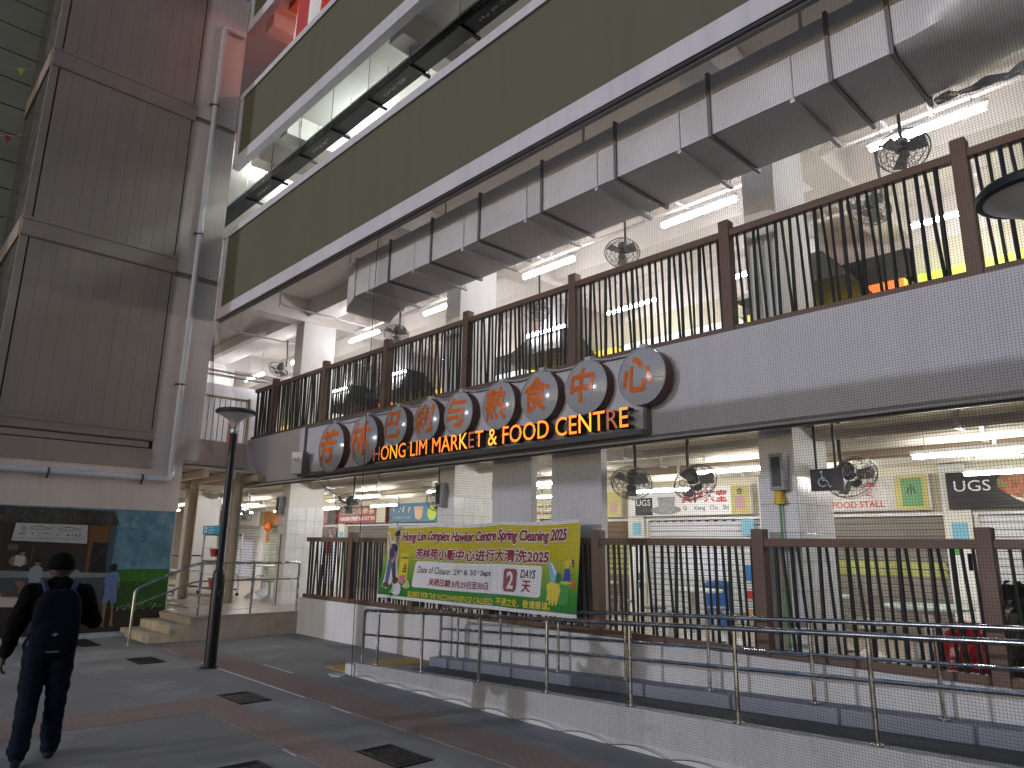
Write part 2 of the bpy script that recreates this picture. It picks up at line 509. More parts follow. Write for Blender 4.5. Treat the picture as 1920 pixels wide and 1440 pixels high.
# --- ramp
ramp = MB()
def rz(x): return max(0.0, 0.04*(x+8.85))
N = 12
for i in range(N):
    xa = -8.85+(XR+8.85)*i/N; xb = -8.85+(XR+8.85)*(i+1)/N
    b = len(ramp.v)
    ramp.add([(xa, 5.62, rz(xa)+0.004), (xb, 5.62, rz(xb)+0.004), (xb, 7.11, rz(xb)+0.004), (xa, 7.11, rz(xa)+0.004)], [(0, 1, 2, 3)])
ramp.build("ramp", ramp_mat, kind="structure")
kerb = thing("ramp_kerb", "white painted outer kerb wall of the access ramp", "kerb", (-4, 5.55, 0))
def okz(x): return 0.175+0.0385*(x+8.8)
m = MB()
xs = [-8.84, XR]
m.add([(-8.84, 5.5, 0), (XR, 5.5, 0), (XR, 5.62, 0), (-8.84, 5.62, 0), (-8.84, 5.5, okz(-8.84)), (XR, 5.5, okz(XR)), (XR, 5.62, okz(XR)), (-8.84, 5.62, okz(-8.84))],
      [(0, 1, 5, 4), (1, 2, 6, 5), (2, 3, 7, 6), (3, 0, 4, 7), (4, 5, 6, 7)])
m.build("kerb_wall", kerb_mat, kerb)
m = MB(); m.rbox(-9.06, -8.84, 5.47, 5.65, 0, 0.15, 0.02)
m.build("end_block", kerb_mat, kerb)
ik = thing("inner_ramp_kerb", "grey blue low kerb at the foot of the white wall", "kerb", (-4, 6.9, 0))
m = MB()
def ikz(x): return 0.12+0.042*(x+8.95)
m.add([(-8.95, 6.83, 0), (XR, 6.83, 0), (XR, 7.11, 0), (-8.95, 7.11, 0), (-8.95, 6.83, ikz(-8.95)), (XR, 6.83, ikz(XR)), (XR, 7.11, ikz(XR)), (-8.95, 7.11, ikz(-8.95))],
      [(0, 1, 5, 4), (3, 0, 4, 7), (4, 5, 6, 7)])
m.build("kerb_wall", inkerb_mat, ik)

# --- tactile tiles at the foot of the ramp
tac = thing("tactile_paving", "yellow tactile tiles at the foot of the ramp", "tactile paving", (-9.35, 6.3, 0))
m = MB().rbox(-0.147, 0.147, -0.147, 0.147, -0.01, 0.008, 0.003)
for i in range(6):
    for j in range(6):
        m.lathe([(0.018, 0), (0.012, 0.007), (0.0, 0.007)], (-0.125+0.05*i, -0.125+0.05*j, 0.007), (0, 0, 1), 6)
t0 = m.build("tile", yellow_tile, tac)
tmesh = t0.data
k = 0
for i in range(2):
    for j in range(5):
        p = V((-9.62+0.3*i, 5.72+0.3*j, 0))
        if k == 0: t0.location = p-ORG[tac.name]+V((0, 0, 0)) ; t0.data.transform(Matrix.Translation(ORG[tac.name]))
        else: inst("tile", tmesh, tac, p)
        k += 1

# --- drain grates
def grate(cx, cy, label, bars=12, w=0.58, d=0.31):
    t = thing("drain_grate", label, "drain grate", (cx, cy, 0), "iron drain grates in the paving")
    MB().box(cx-w/2-0.03, cx+w/2+0.03, cy-d/2-0.03, cy+d/2+0.03, -0.02, 0.006).build("pit_shade", pit_shade_mat, t)  # flat black sheet, paints the shaded depth below the bars
    m = MB()
    for s in (-1, 1):
        m.box(cx-w/2-0.02, cx+w/2+0.02, cy+s*(d/2+0.005)-0.012, cy+s*(d/2+0.005)+0.012, 0, 0.012)
        m.box(cx+s*(w/2+0.005)-0.012, cx+s*(w/2+0.005)+0.012, cy-d/2, cy+d/2, 0, 0.012)
    m.build("frame", grate_mat, t)
    m = MB()
    for i in range(bars):
        x = cx-w/2+0.1+(w-0.14)*(i+0.5)/bars
        m.box(x-0.009, x+0.009, cy-d/2, cy+d/2, 0.004, 0.010)
    for i in range(5):
        y = cy-d/2+d*(i+0.5)/5
        m.box(cx-w/2+0.08, cx+w/2, y-0.006, y+0.006, 0.003, 0.009)
    m.build("grating", grate_mat, t)
grate(-5.42, 3.80, "iron drain grate nearest the bottom edge, in front of the ramp")
grate(-8.45, 3.80, "light mesh drain grate on the paving right of the lamp post foot")
grate(-11.9, 3.78, "small dark drain grate between the lamp post and the mural")
grate(-14.62, 3.55, "long drain grate at the foot of the painted mural", 14, 1.15, 0.26)
grate(-5.78, 2.60, "drain grate at the very bottom edge left of the largest grate", 10, 0.45, 0.5)

# ================================================================== FOOD CENTRE BUILDING
B = thing("food_centre_building", "long white market building with green parapets and open lit halls", "building", (-7, 8, 0))
MB().box(-13.7, XR, 7.11, 7.30, 0.0, 0.69).build("plinth_wall", plinth_mat, B)
fa = MB()
fa.box(-17.0, XR, 7.11, 7.30, 3.06, 4.19)
fa.build("fascia_wall", fascia_mat, B)
MB().box(-17.0, XR, 7.02, 7.108, 3.03, 3.085).box(-17.0, XR, 7.085, 7.112, 3.0, 3.06).build("drip_edge", galv_dark, B)
# side of the gallery facing the square
MB().box(-17.19, -17.0, 5.42, 7.30, 3.50, 4.05).build("gallery_edge", cream_wall, B)
MB().box(-17.3, -17.02, 5.42, 7.30, 3.28, 3.498).build("gallery_beam", soffit_mat, B)
# slabs
MB().box(-36, XR, 7.30, 16.0, 3.66, 4.0).box(-36, -17.2, 5.5, 7.30, 3.66, 4.0).build("ceiling_slab", ceil1_mat, B)
MB().box(-36, XR, 5.60, 16.0, 7.5, 7.72).build("ceiling_slab", ceil_mat, B)
MB().box(-36, XR, 5.60, 16.0, 11.2, 11.42).build("ceiling_slab", ceil_mat, B)
MB().box(-36, XR, 5.60, 16.0, 14.9, 15.1).build("ceiling_slab", ceil_mat, B)
MB().box(-36, XR, 15.8, 16.0, 4.0, 15.0).build("back_wall", ceil_mat, B)
MB().box(-36, -35.8, 5.0, 16.0, 0.3, 15.0).build("end_wall", ceil_mat, B)
MB().box(XR, XR+0.2, 5.6, 16.0, 0.3, 15.0).build("end_wall", ceil_mat, B)
# edge beams
# parapets: green panel framed by white trims
for z0, z1 in ((6.5, 8.57), (10.2, 12.12), (13.9, 15.9)):
    p = MB().box(-15.35, XR, 5.47, 5.598, z0+0.02, z1-0.02).build("parapet_panel", green_paint, B)
    MB().box(-15.36, XR, 5.44, 5.60, z0, z0+0.265).build("lower_trim", trim_white, p)
    MB().box(-15.36, XR, 5.43, 5.62, z1-0.15, z1).build("upper_trim", trim_white, p)
    MB().box(-15.36, -15.14, 5.445, 5.60, z0+0.265, z1-0.15).build("end_trim", trim_white, p)
# dark net rail under the lowest parapet
MB().bar((-15.3, 5.53, 6.485), (XR, 5.53, 6.485), 0.06, 0.028).build("net_rail", galv_dark, B)
MB().tube([(-15.3, 5.43, 6.50), (XR, 5.43, 6.50)], 0.008, 5).build("net_wire", black_metal, B)
# transverse and longitudinal beams
CX = [-27.6, -21.6, -15.45, -9.52, -3.66, 2.4]
for x in CX:
    MB().box(x-0.2, x+0.2, 7.45, 16, 3.12, 3.66).build("beam", ceil1_mat, B)
    for zt in (7.5, 11.2, 14.9):
        MB().box(x-0.22, x+0.22, 5.98, 15.8, zt-0.55, zt).build("beam", ceil_mat, B)
for x in (-13.95, -6.6, -0.7):
    MB().box(x-0.17, x+0.17, 5.98, 15.8, 10.68, 11.2).build("beam", ceil_mat, B)
MB().box(-36, XR, 7.50, 7.84, 3.14, 3.66).build("long_beam", ceil1_mat, B)
for zt in (7.5,):
    MB().box(-36, XR, 7.56, 8.1, zt-0.42, zt).build("long_beam", ceil_mat, B)
MB().box(-36, XR, 9.7, 10.05, 3.2, 3.66).build("long_beam", ceil1_mat, B)
MB().box(-36, XR, 9.9, 10.3, 7.05, 7.5).build("long_beam", ceil_mat, B)
# columns
for x in CX:
    for z0, z1 in ((0.42, 3.14), (4.0, 7.1), (7.72, 11.2), (11.42, 14.9)):
        c = MB().box(x-0.2, x+0.2, 7.5, 8.35, z0, z1).build("column", col_mat, B)
        if z0 < 1 and -16 < x < 0:
            q = MB().box(x-0.215, x+0.215, 7.485, 8.365, z0, 2.55).build("tile_backing", grout_mat, c)
            ty = [7.485+0.22*i for i in range(4)]
            msh = None
            for iz in range(7):
                for iy in range(4):
                    za = 0.42+0.304*iz; ya = 7.487+0.2195*iy
                    if msh is None:
                        o = MB().rbox(-0.006, 0.006, -0.1075, 0.1075, -0.149, 0.149, 0.003).build("tile", tile_mat, c)
                        msh = o.data; o.matrix_local = Matrix.Translation(V((x+0.216, ya+0.11, za+0.152))-ORG[B.name]) ; o.data.transform(Matrix.Translation(ORG[B.name]))
                        o.matrix_local = Matrix.Translation(V((x+0.216, ya+0.11, za+0.152))-ORG[B.name])
                    else: inst("tile", msh, c, (x+0.216, ya+0.11, za+0.152))
                for ix in range(2):
                    rotm = Matrix.Rotation(PI/2, 4, 'Z')
                    inst("tile", msh, c, (x-0.108+0.216*ix, 7.484, 0.42+0.304*iz+0.152), rotm)
# two wide piers behind the banner
for xa, xb in ((-8.2, -7.36), (-6.95, -6.04)):
    MB().box(xa, xb, 7.36, 7.48, 0.42, 3.06).build("pier", white_paint, B)
# rear of stalls
MB().box(-36, XR, 13.3, 13.5, 0.4, 3.66).build("rear_wall", stall_wall, B)

# ================================================================== SIDE BLOCK WITH CLADDING
S = thing("stair_tower", "tall brown clad stair tower above the painted mural wall", "building", (-16, 3, 0))
MB().box(-18.2, -15.37, -6.0, 5.13, 0.0, 3.40).build("lower_wall", cream_wall, S)
MB().box(-18.2, -15.40, 1.74, 4.50, 3.40, 22).build("core_wall", clad_dark, S)
# cream strip beside the cladding with groove bands
zz = [3.40, 7.36, 11.12, 14.8, 22]
for i in range(4):
    MB().box(-17.2, -15.37, 4.50, 5.42, zz[i]+(0.0 if i == 0 else 0.06), zz[i+1]-0.06).build("wall_strip", cream_wall, S)
    MB().box(-17.2, -15.41, 4.50, 5.42, zz[i+1]-0.06, zz[i+1]+0.06).build("groove", soffit_mat, S)
# cladding: ledges and strips
def ledge(z0, z1):
    MB().rbox(-15.42, -15.33, 1.70, 4.50, z0, z1, 0.008).build("ledge", clad_mat, S)
    MB().rbox(-15.42, -15.315, 1.69, 4.51, z1-0.07, z1-0.01, 0.006).build("ledge_lip", clad_mat, S)
    MB().rbox(-15.42, -15.32, 1.695, 4.505, z0+0.02, z0+0.05, 0.006).build("ledge_lip", clad_mat, S)
MB().rbox(-15.42, -15.33, 1.70, 4.50, 3.17, 3.56, 0.008).build("ledge", clad_mat, S)
MB().rbox(-15.42, -15.345, 1.70, 4.42, 3.58, 3.70, 0.006).build("ledge", clad_mat, S)
ledge(3.72, 3.96); ledge(7.34, 7.74); ledge(11.0, 11.42); ledge(14.7, 15.1)
ys0, ys1 = 1.86, 4.43
NS = 11
sw = (ys1-ys0)/NS
for z0, z1 in ((3.965, 7.335), (7.745, 10.995), (11.425, 14.695), (15.105, 20.0)):
    hh = z1-z0
    me = None
    for i in range(NS):
        p = V((-15.375, ys0+sw*(i+0.5), (z0+z1)/2))
        if me is None:
            o = MB().rbox(-0.02, 0.02, -sw/2+0.0014, sw/2-0.0014, -hh/2, hh/2, 0.0012).build("cladding_strip", clad_mat, S)
            me = o.data; me.transform(Matrix.Translation(ORG[S.name])); o.location = p-ORG[S.name]
        else:
            o = inst("cladding_strip", me, S, p+V((rnd.uniform(-0.0015, 0.0015), 0, 0)))
    MB().rbox(-15.40, -15.345, 1.70, 1.835, z0, z1, 0.006).build("corner_trim", clad_mat, S)
    MB().rbox(-15.40, -15.345, 4.452, 4.50, z0, z1, 0.004).build("edge_trim", clad_mat, S)
    # brushed metal return of the corner
    MB().box(-18.0, -15.40, 1.715, 1.735, z0, z1).build("return_sheet", clad_side, S)
for z0, z1 in ((3.17, 3.96), (7.34, 7.74), (11.0, 11.42)):
    MB().rbox(-18.0, -15.43, 1.68, 1.73, z0, z1, 0.006).build("return_ledge", clad_mat, S)
# pale panelled wall further back
W2 = thing("panelled_wall", "pale green wall of stacked panels at the far left edge", "wall", (-18.2, 0, 0))
MB().box(-18.6, -18.26, -6, 1.7, 3.4, 24).build("backing", clad_dark, W2)
me = None
for i in range(30):
    z = 3.72+0.66*i
    for j, y in enumerate((0.30, -2.62)):
        p = V((-18.24, y, z))
        if me is None:
            o = MB().rbox(-0.03, 0.03, -1.44, 1.44, -0.318, 0.318, 0.008).build("wall_panel", panel_green, W2)
            me = o.data; me.transform(Matrix.Translation(ORG[W2.name])); o.location = p-ORG[W2.name]
        else: inst("wall_panel", me, W2, p)
# ================================================================== MURAL
mural_sky = M("mural_sky", (0.085, 0.19, 0.255), 0.8, var=0.5, scale=3.0, dirt=((0.24, 0.34, 0.36), 2.6, 0.50, 0.72))
mural_field = M("mural_field", (0.022, 0.085, 0.008), 0.8, var=0.5, scale=6.0, fine=0.3)
mural_soil = M("mural_soil", (0.032, 0.024, 0.018), 0.85, var=0.5, scale=6.0, fine=0.3)
mural_thatch = M("mural_thatch", (0.050, 0.045, 0.040), 0.85, var=0.5, scale=5.0, streak=0.6, dirt=((0.20, 0.18, 0.16), 14.0, 0.60, 0.72))
mural_wood = M("mural_wood", (0.038, 0.024, 0.018), 0.85, var=0.3, scale=4.0)
mural_orange = M("mural_orange", (0.14, 0.058, 0.022), 0.85, var=0.3, scale=5.0)
mural_blue = M("mural_post_blue", (0.055, 0.075, 0.095), 0.85, var=0.3, scale=5.0)
mural_counter = M("mural_counter", (0.060, 0.075, 0.078), 0.85, var=0.3, scale=4.0)
mural_top = M("mural_counter_top", (0.20, 0.22, 0.20), 0.85, var=0.2, scale=6.0)
mural_board = M("mural_board", (0.42, 0.43, 0.40), 0.8, var=0.1, scale=4.0)
mural_shirt = M("mural_shirt", (0.13, 0.18, 0.36), 0.8, var=0.3, scale=18.0)
mural_pale = M("mural_pale_shirt", (0.24, 0.30, 0.33), 0.8, var=0.25, scale=18.0)
mural_skin = M("mural_skin", (0.24, 0.12, 0.07), 0.8, var=0.2, scale=15.0)
mural_dark = M("mural_dark", (0.010, 0.009, 0.009), 0.8, var=0.1)
MU = thing("wall_mural", "painted mural of a thatched food stall beside blue sky and grass", "mural", (-15.37, 3.4, 0))
_ml = [0]
def paint(name, poly, mat, layer):
    """painted patch on the wall: (y, z) outline"""
    x = -15.368+0.0022*layer
    # faces +x: u = +y, v = +z, normal y x z = x
    return MB().prism([(-a, b) if False else (a, b) for a, b in poly], (x, 0, 0), EY, EZ, 0.0016).build(name, mat, MU)
paint("sky", [(-2.0, 1.0), (5.10, 1.0), (5.10, 2.34), (-2.0, 2.34)], mural_sky, 1)
paint("grass_field", [(3.7, 0.42), (5.11, 0.42), (5.11, 1.20), (4.6, 1.21), (3.7, 1.19)], mural_field, 2)
band = [(3.9, 1.16)]
for i in range(25): band.append((3.9+1.21*i/24, 1.30+0.05*math.sin(i*1.7)+rnd.uniform(-0.02, 0.02)))
band.append((5.11, 1.16))
paint("horizon_haze", band, M("mural_haze", (0.105, 0.235, 0.29), 0.8, var=0.45, scale=4.0), 1.5)
band = [(5.11, 0.98), (3.9, 0.98)]
for i in range(25): band.append((3.9+1.21*i/24, 1.19+0.012*math.sin(i*2.3)+rnd.uniform(-0.012, 0.012)))
paint("bright_grass", band, M("mural_bright_grass", (0.045, 0.16, 0.012), 0.8, var=0.4, scale=9.0), 2.5)
fm = MB(); gm = MB()
for i in range(160):
    y = rnd.uniform(4.0, 5.08); z = rnd.uniform(0.48, 1.12); l = rnd.uniform(0.03, 0.08); xx_ = -15.368+0.0022*3.6
    gm.add([(xx_, y, z), (xx_, y+0.012, z), (xx_, y+rnd.uniform(-0.02, 0.03), z+l)], [(0, 1, 2)])
for i in range(26):
    y = rnd.uniform(4.2, 5.05); z = rnd.uniform(0.44, 0.56)
    fm.prism([(y+0.014*math.cos(a), z+0.010*math.sin(a)) for a in (0, 1.2, 2.5, 3.7, 5.0)], (-15.368+0.0022*4.6, 0, 0), EY, EZ, 0.001)
gm.build("grass_stroke", M("mural_grass_stroke", (0.035, 0.13, 0.012), 0.8, var=0.5, scale=12.0), MU, kind="stuff")
fm.build("flower_dab", mural_board, MU, kind="stuff")
paint("soil", [(-2, 0.02), (5.12, 0.02), (5.12, 0.46), (4.9, 0.50), (4.5, 0.44), (4.2, 0.50), (3.9, 0.5), (-2, 0.86)], mural_soil, 3)
paint("stall_wall", [(-1.2, 0.9), (3.99, 1.0), (3.92, 2.08), (-1.2, 2.1)], mural_wood, 4)
paint("stall_post", [(3.94, 1.05), (4.03, 1.05), (4.05, 2.04), (3.93, 2.04)], mural_blue, 5)
paint("upper_board", [(3.55, 1.75), (3.92, 1.73), (3.94, 2.04), (3.55, 2.03)], mural_orange, 5)
paint("door_frame", [(3.60, 1.12), (3.66, 1.12), (3.67, 1.71), (3.93, 1.70), (3.93, 1.75), (3.60, 1.76)], mural_orange, 6)
paint("door", [(3.665, 1.12), (3.95, 1.12), (3.925, 1.70), (3.672, 1.71)], mural_dark, 7)
paint("door_brace", [(3.68, 1.30), (3.70, 1.28), (3.92, 1.64), (3.91, 1.67)], mural_wood, 8)
paint("counter", [(-1.2, 0.82), (2.3, 0.83), (3.0, 0.70), (3.97, 0.48), (3.97, 1.09), (-1.2, 1.14)], mural_counter, 9)
paint("counter_top", [(-1.2, 1.13), (3.96, 1.065), (4.05, 1.14), (2.2, 1.21), (-1.2, 1.22)], mural_top, 10)
th = [(-1.3, 2.31), (2.25, 2.32), (3.97, 2.30), (4.09, 2.03)]
yy = 4.05
while yy > -1.3:
    th.append((yy, 2.03+rnd.uniform(-0.02, 0.03))); yy -= 0.06
paint("thatched_roof", th, mural_thatch, 11)
for i in range(90):   # brushed straw strokes
    y = rnd.uniform(1.6, 3.95); z = rnd.uniform(2.05, 2.2); l = rnd.uniform(0.04, 0.1)
    if i == 0: sm = MB()
    sm.add([(-15.368+0.0022*12.5, y, z), (-15.368+0.0022*12.5, y+0.008, z), (-15.368+0.0022*12.5, y+0.004, z+l)], [(0, 1, 2)])
sm.build("straw_stroke", M("mural_straw", (0.15, 0.14, 0.125), 0.9, var=0.3, scale=20), MU, kind="stuff")
paint("name_board", [(2.38, 1.72), (3.57, 1.68), (3.54, 2.02), (2.41, 2.03)], mural_board, 12)
x_t = -15.368+0.0022*13.6
m = MB()
for s_, y0, z0, w_ in (("a b", 2.46, 1.82, 0.13), ("a b c d", 2.66, 1.82, 0.28), ("a b", 3.05, 1.81, 0.12), ("a b c d", 3.22, 1.80, 0.24)):
    scribble(m, (x_t, y0, z0), EY, EZ, w_, 0.055, len(s_.split()), 0.16, 0, int(y0*100))
m.build("lettering", mural_dark, MU)
m = MB(); scribble(m, (x_t, 2.41, 1.745), EY, EZ, 1.12, 0.038, 34, 0.14, 0, 5)
m.build("lettering", M("mural_blue_ink", (0.06, 0.10, 0.22), 0.8, var=0.1), MU)
m = MB()
def fish(y0, y1, z):
    n = 9; L = y1-y0
    up = [(y0+L*i/(n-1), z+0.035*math.sin(PI*i/(n-1))+0.004) for i in range(n)]
    lo = [(y0+L*i/(n-1), z-0.03*math.sin(PI*i/(n-1))) for i in range(n)]
    for seq in (up, lo):
        m.tube([(x_t, a, b) for a, b in seq], 0.0035, 4)
    m.tube([(x_t, y1, z), (x_t, y1+0.05, z+0.035), (x_t, y1+0.045, z-0.03), (x_t, y1, z)], 0.0035, 4)
    m.tube([(x_t, y0+L*0.35, z+0.02), (x_t, y0+L*0.5, z+0.05), (x_t, y0+L*0.6, z+0.03)], 0.0035, 4)
fish(2.63, 2.92, 1.945); fish(3.08, 3.38, 1.935)
m.tube([(x_t, 2.53, 1.98), (x_t, 2.50, 1.93), (x_t, 2.53, 1.895), (x_t, 2.57, 1.91), (x_t, 2.56, 1.95), (x_t, 2.53, 1.98)], 0.0035, 4)
m.build("fish_drawing", mural_dark, MU)
def person_paint(parts):
    for nm, poly, mat, l in parts: paint(nm, poly, mat, l)
person_paint([
    ("painted_leg", [(3.975, 0.62), (4.045, 0.60), (4.035, 0.20), (4.06, 0.17), (3.99, 0.17), (3.985, 0.4)], mural_skin, 12),
    ("painted_leg", [(4.115, 0.60), (4.165, 0.61), (4.185, 0.2), (4.22, 0.17), (4.13, 0.17), (4.14, 0.4)], mural_skin, 12),
    ("painted_shorts", [(3.98, 0.79), (4.19, 0.79), (4.21, 0.60), (4.11, 0.58), (4.085, 0.67), (4.05, 0.60), (3.955, 0.61)], mural_shirt, 13),
    ("painted_arm", [(4.185, 1.0), (4.225, 1.0), (4.235, 0.86), (4.20, 0.84)], mural_skin, 12),
    ("painted_shirt", [(3.99, 1.12), (4.06, 1.165), (4.12, 1.165), (4.18, 1.14), (4.235, 0.99), (4.18, 0.97), (4.195, 0.77), (3.975, 0.77), (3.97, 0.97), (3.93, 0.99)], mural_shirt, 14),
    ("painted_head", [(4.045, 1.18), (4.12, 1.17), (4.14, 1.24), (4.13, 1.30), (4.09, 1.325), (4.04, 1.30), (4.03, 1.24)], mural_dark, 15),
    ("painted_leg", [(2.53, 1.01), (2.59, 1.03), (2.68, 0.98), (2.68, 0.90), (2.65, 0.81), (2.61, 0.82), (2.61, 0.90), (2.56, 0.95)], mural_skin, 12),
    ("painted_shirt", [(2.70, 1.14), (2.73, 1.24), (2.79, 1.285), (2.87, 1.28), (2.92, 1.24), (2.93, 1.14), (2.91, 1.0), (2.75, 0.99)], mural_pale, 13),
    ("painted_head", [(2.80, 1.29), (2.86, 1.28), (2.89, 1.33), (2.87, 1.39), (2.82, 1.40), (2.79, 1.35)], mural_skin, 13),
    ("painted_hair", [(2.79, 1.35), (2.88, 1.33), (2.89, 1.38), (2.86, 1.41), (2.81, 1.41)], mural_dark, 14),
    ("painted_arm", [(2.39, 1.36), (2.42, 1.43), (2.48, 1.47), (2.51, 1.38), (2.50, 1.28), (2.44, 1.29)], mural_skin, 11.5),
    ("painted_singlet", [(2.48, 1.46), (2.52, 1.475), (2.55, 1.45), (2.58, 1.47), (2.63, 1.45), (2.645, 1.32), (2.58, 1.27), (2.48, 1.30)], c_grey if False else mural_board, 12),
    ("painted_arm", [(2.63, 1.45), (2.67, 1.40), (2.67, 1.31), (2.64, 1.29), (2.63, 1.36)], mural_skin, 12),
    ("painted_head", [(2.55, 1.46), (2.60, 1.46), (2.625, 1.50), (2.62, 1.55), (2.57, 1.56), (2.54, 1.52)], mural_skin, 13),
    ("painted_hair", [(2.54, 1.52), (2.62, 1.53), (2.625, 1.56), (2.59, 1.575), (2.55, 1.565)], mural_dark, 14),
    ("painted_bench", [(2.36, 0.81), (2.67, 0.79), (2.67, 0.75), (2.36, 0.77)], mural_orange, 12),
    ("painted_pole", [(2.70, 1.24), (2.72, 1.24), (2.74, 1.64), (2.72, 1.64)], mural_counter, 11),
    ("painted_bowl", [(3.42, 1.16), (3.50, 1.15), (3.52, 1.20), (3.40, 1.21)], mural_top, 11.5),
])
m = MB()
for i in range(5):
    y = 2.36+0.032*i
    m.tube([(x_t-0.004, y, 1.66), (x_t-0.004, y-0.012, 1.58), (x_t-0.004, y, 1.54), (x_t-0.004, y+0.012, 1.58), (x_t-0.004, y, 1.66)], 0.003, 4)
m.build("painted_hook", mural_top, MU)
m = MB()
for (y, z, s_, t_) in ((4.34, 1.97, 0.05, 0.1), (4.31, 1.81, 0.045, 0.5), (4.36, 1.74, 0.035, 0.4), (4.53, 1.83, 0.05, 0.2), (4.58, 1.75, 0.055, 0.6)):
    x = -15.368+0.0022*4
    cs, sn = math.cos(t_), math.sin(t_)
    pts = [(-1, 0.5), (-0.35, 0.25), (0, 0.0), (0.3, 0.25), (0.9, 0.45), (0.35, 0.0), (0.1, -0.4), (-0.2, -0.1)]
    m.add([(x, y+s_*(a*cs-b*sn), z+s_*(a*sn+b*cs)) for a, b in pts], [(0, 1, 7), (1, 2, 7), (2, 3, 5), (3, 4, 5), (2, 5, 6), (2, 6, 7)])
m.build("painted_bird", mural_dark, MU)
for _ in range(22):
    pass
# low kerb under the mural
MB().rbox(-15.37, -15.05, -4.0, 4.33, 0.0, 0.07, 0.01).build("mural_kerb", kerb_mat, kind="structure")

# ================================================================== DRAINPIPE
D = thing("drainpipe", "white drainpipe bent round the edge of the stair tower", "drainpipe", (-15.28, 4.88, 3))
def arc(c, a, b, r, n=6):
    """quarter turn from c+a*r to c+b*r ; a,b unit"""
    c, a, b = V(c), V(a), V(b)
    return [c+(a*math.cos(PI/2*i/n)+b*math.sin(PI/2*i/n))*r for i in range(n+1)]
xp = -15.27
pts = [(xp, -3.0, 2.97)]+[tuple(p) for p in arc((xp, 4.76, 3.09), -EZ, EY, 0.12)]+[(xp, 4.88, 13.55)]+[tuple(p) for p in arc((xp, 4.98, 13.55), -EY, EZ, 0.10)]+[(xp, 5.34, 13.65)]
MB().tube(pts, 0.062, 12).build("pipe", pipe_white, D, smooth=True)
for p, d in (((xp, 4.88, 4.95), EZ), ((xp, 4.88, 8.35), EZ), ((xp, 4.88, 11.55), EZ), ((xp, 2.75, 2.97), EY), ((xp, 4.35, 2.97), EY), ((xp, 1.0, 2.97), EY)):
    m = MB(); m.lathe([(0.064, -0.015), (0.074, -0.015), (0.074, 0.015), (0.064, 0.015)], p, d, 12)
    s_ = EY if d == EZ else EZ
    m.bar(V(p)-s_*0.07-EX*0.0, V(p)-s_*0.13, 0.03)
    m.bar(V(p)-s_*0.11, V(p)-s_*0.11-EX*0.1, 0.02)
    m.build("bracket", dark_grey, D)
for z in (3.4, 6.3, 9.4, 12.6):
    MB().lathe([(0.062, -0.06), (0.069, -0.06), (0.069, 0.06), (0.062, 0.06)], (xp, 4.88, z), EZ, 12).build("joint_collar", pipe_white, D, smooth=True)

# bunting on the far left
BU = thing("bunting_string", "string of small coloured pennants across the far left wall", "bunting", (-17.9, 1.5, 10))
def cat(p0, p1, sag, n=10):
    p0, p1 = V(p0), V(p1)
    return [p0.lerp(p1, i/n)-EZ*sag*4*(i/n)*(1-i/n) for i in range(n+1)]
s1 = cat((-17.9, -1.0, 12.3), (-17.9, 1.73, 12.25), 0.35); s2 = cat((-17.9, -1.0, 10.4), (-17.9, 1.73, 10.55), 0.3)
MB().tube(s1, 0.006, 4).tube(s2, 0.006, 4).build("string", c_white, BU)
for seq, cols in ((s1, (c_red, c_blue, c_yellow, c_green, c_orange, c_yellow)), (s2, (c_yellow, c_red, c_green, c_orange, c_blue, c_red))):
    for i in range(6):
        p = seq[4+i] if i < 6 else seq[-1]
        if i % 2 == 0 and seq is s1: continue
        m = MB(); m.add([p-EY*0.07, p+EY*0.07, p-EZ*0.2+EX*0.03], [(0, 1, 2)]); m.add([p-EY*0.07+EX*0.004, p-EZ*0.2+EX*0.034, p+EY*0.07+EX*0.004], [(0, 1, 2)])
        m.build("pennant", cols[i], BU)

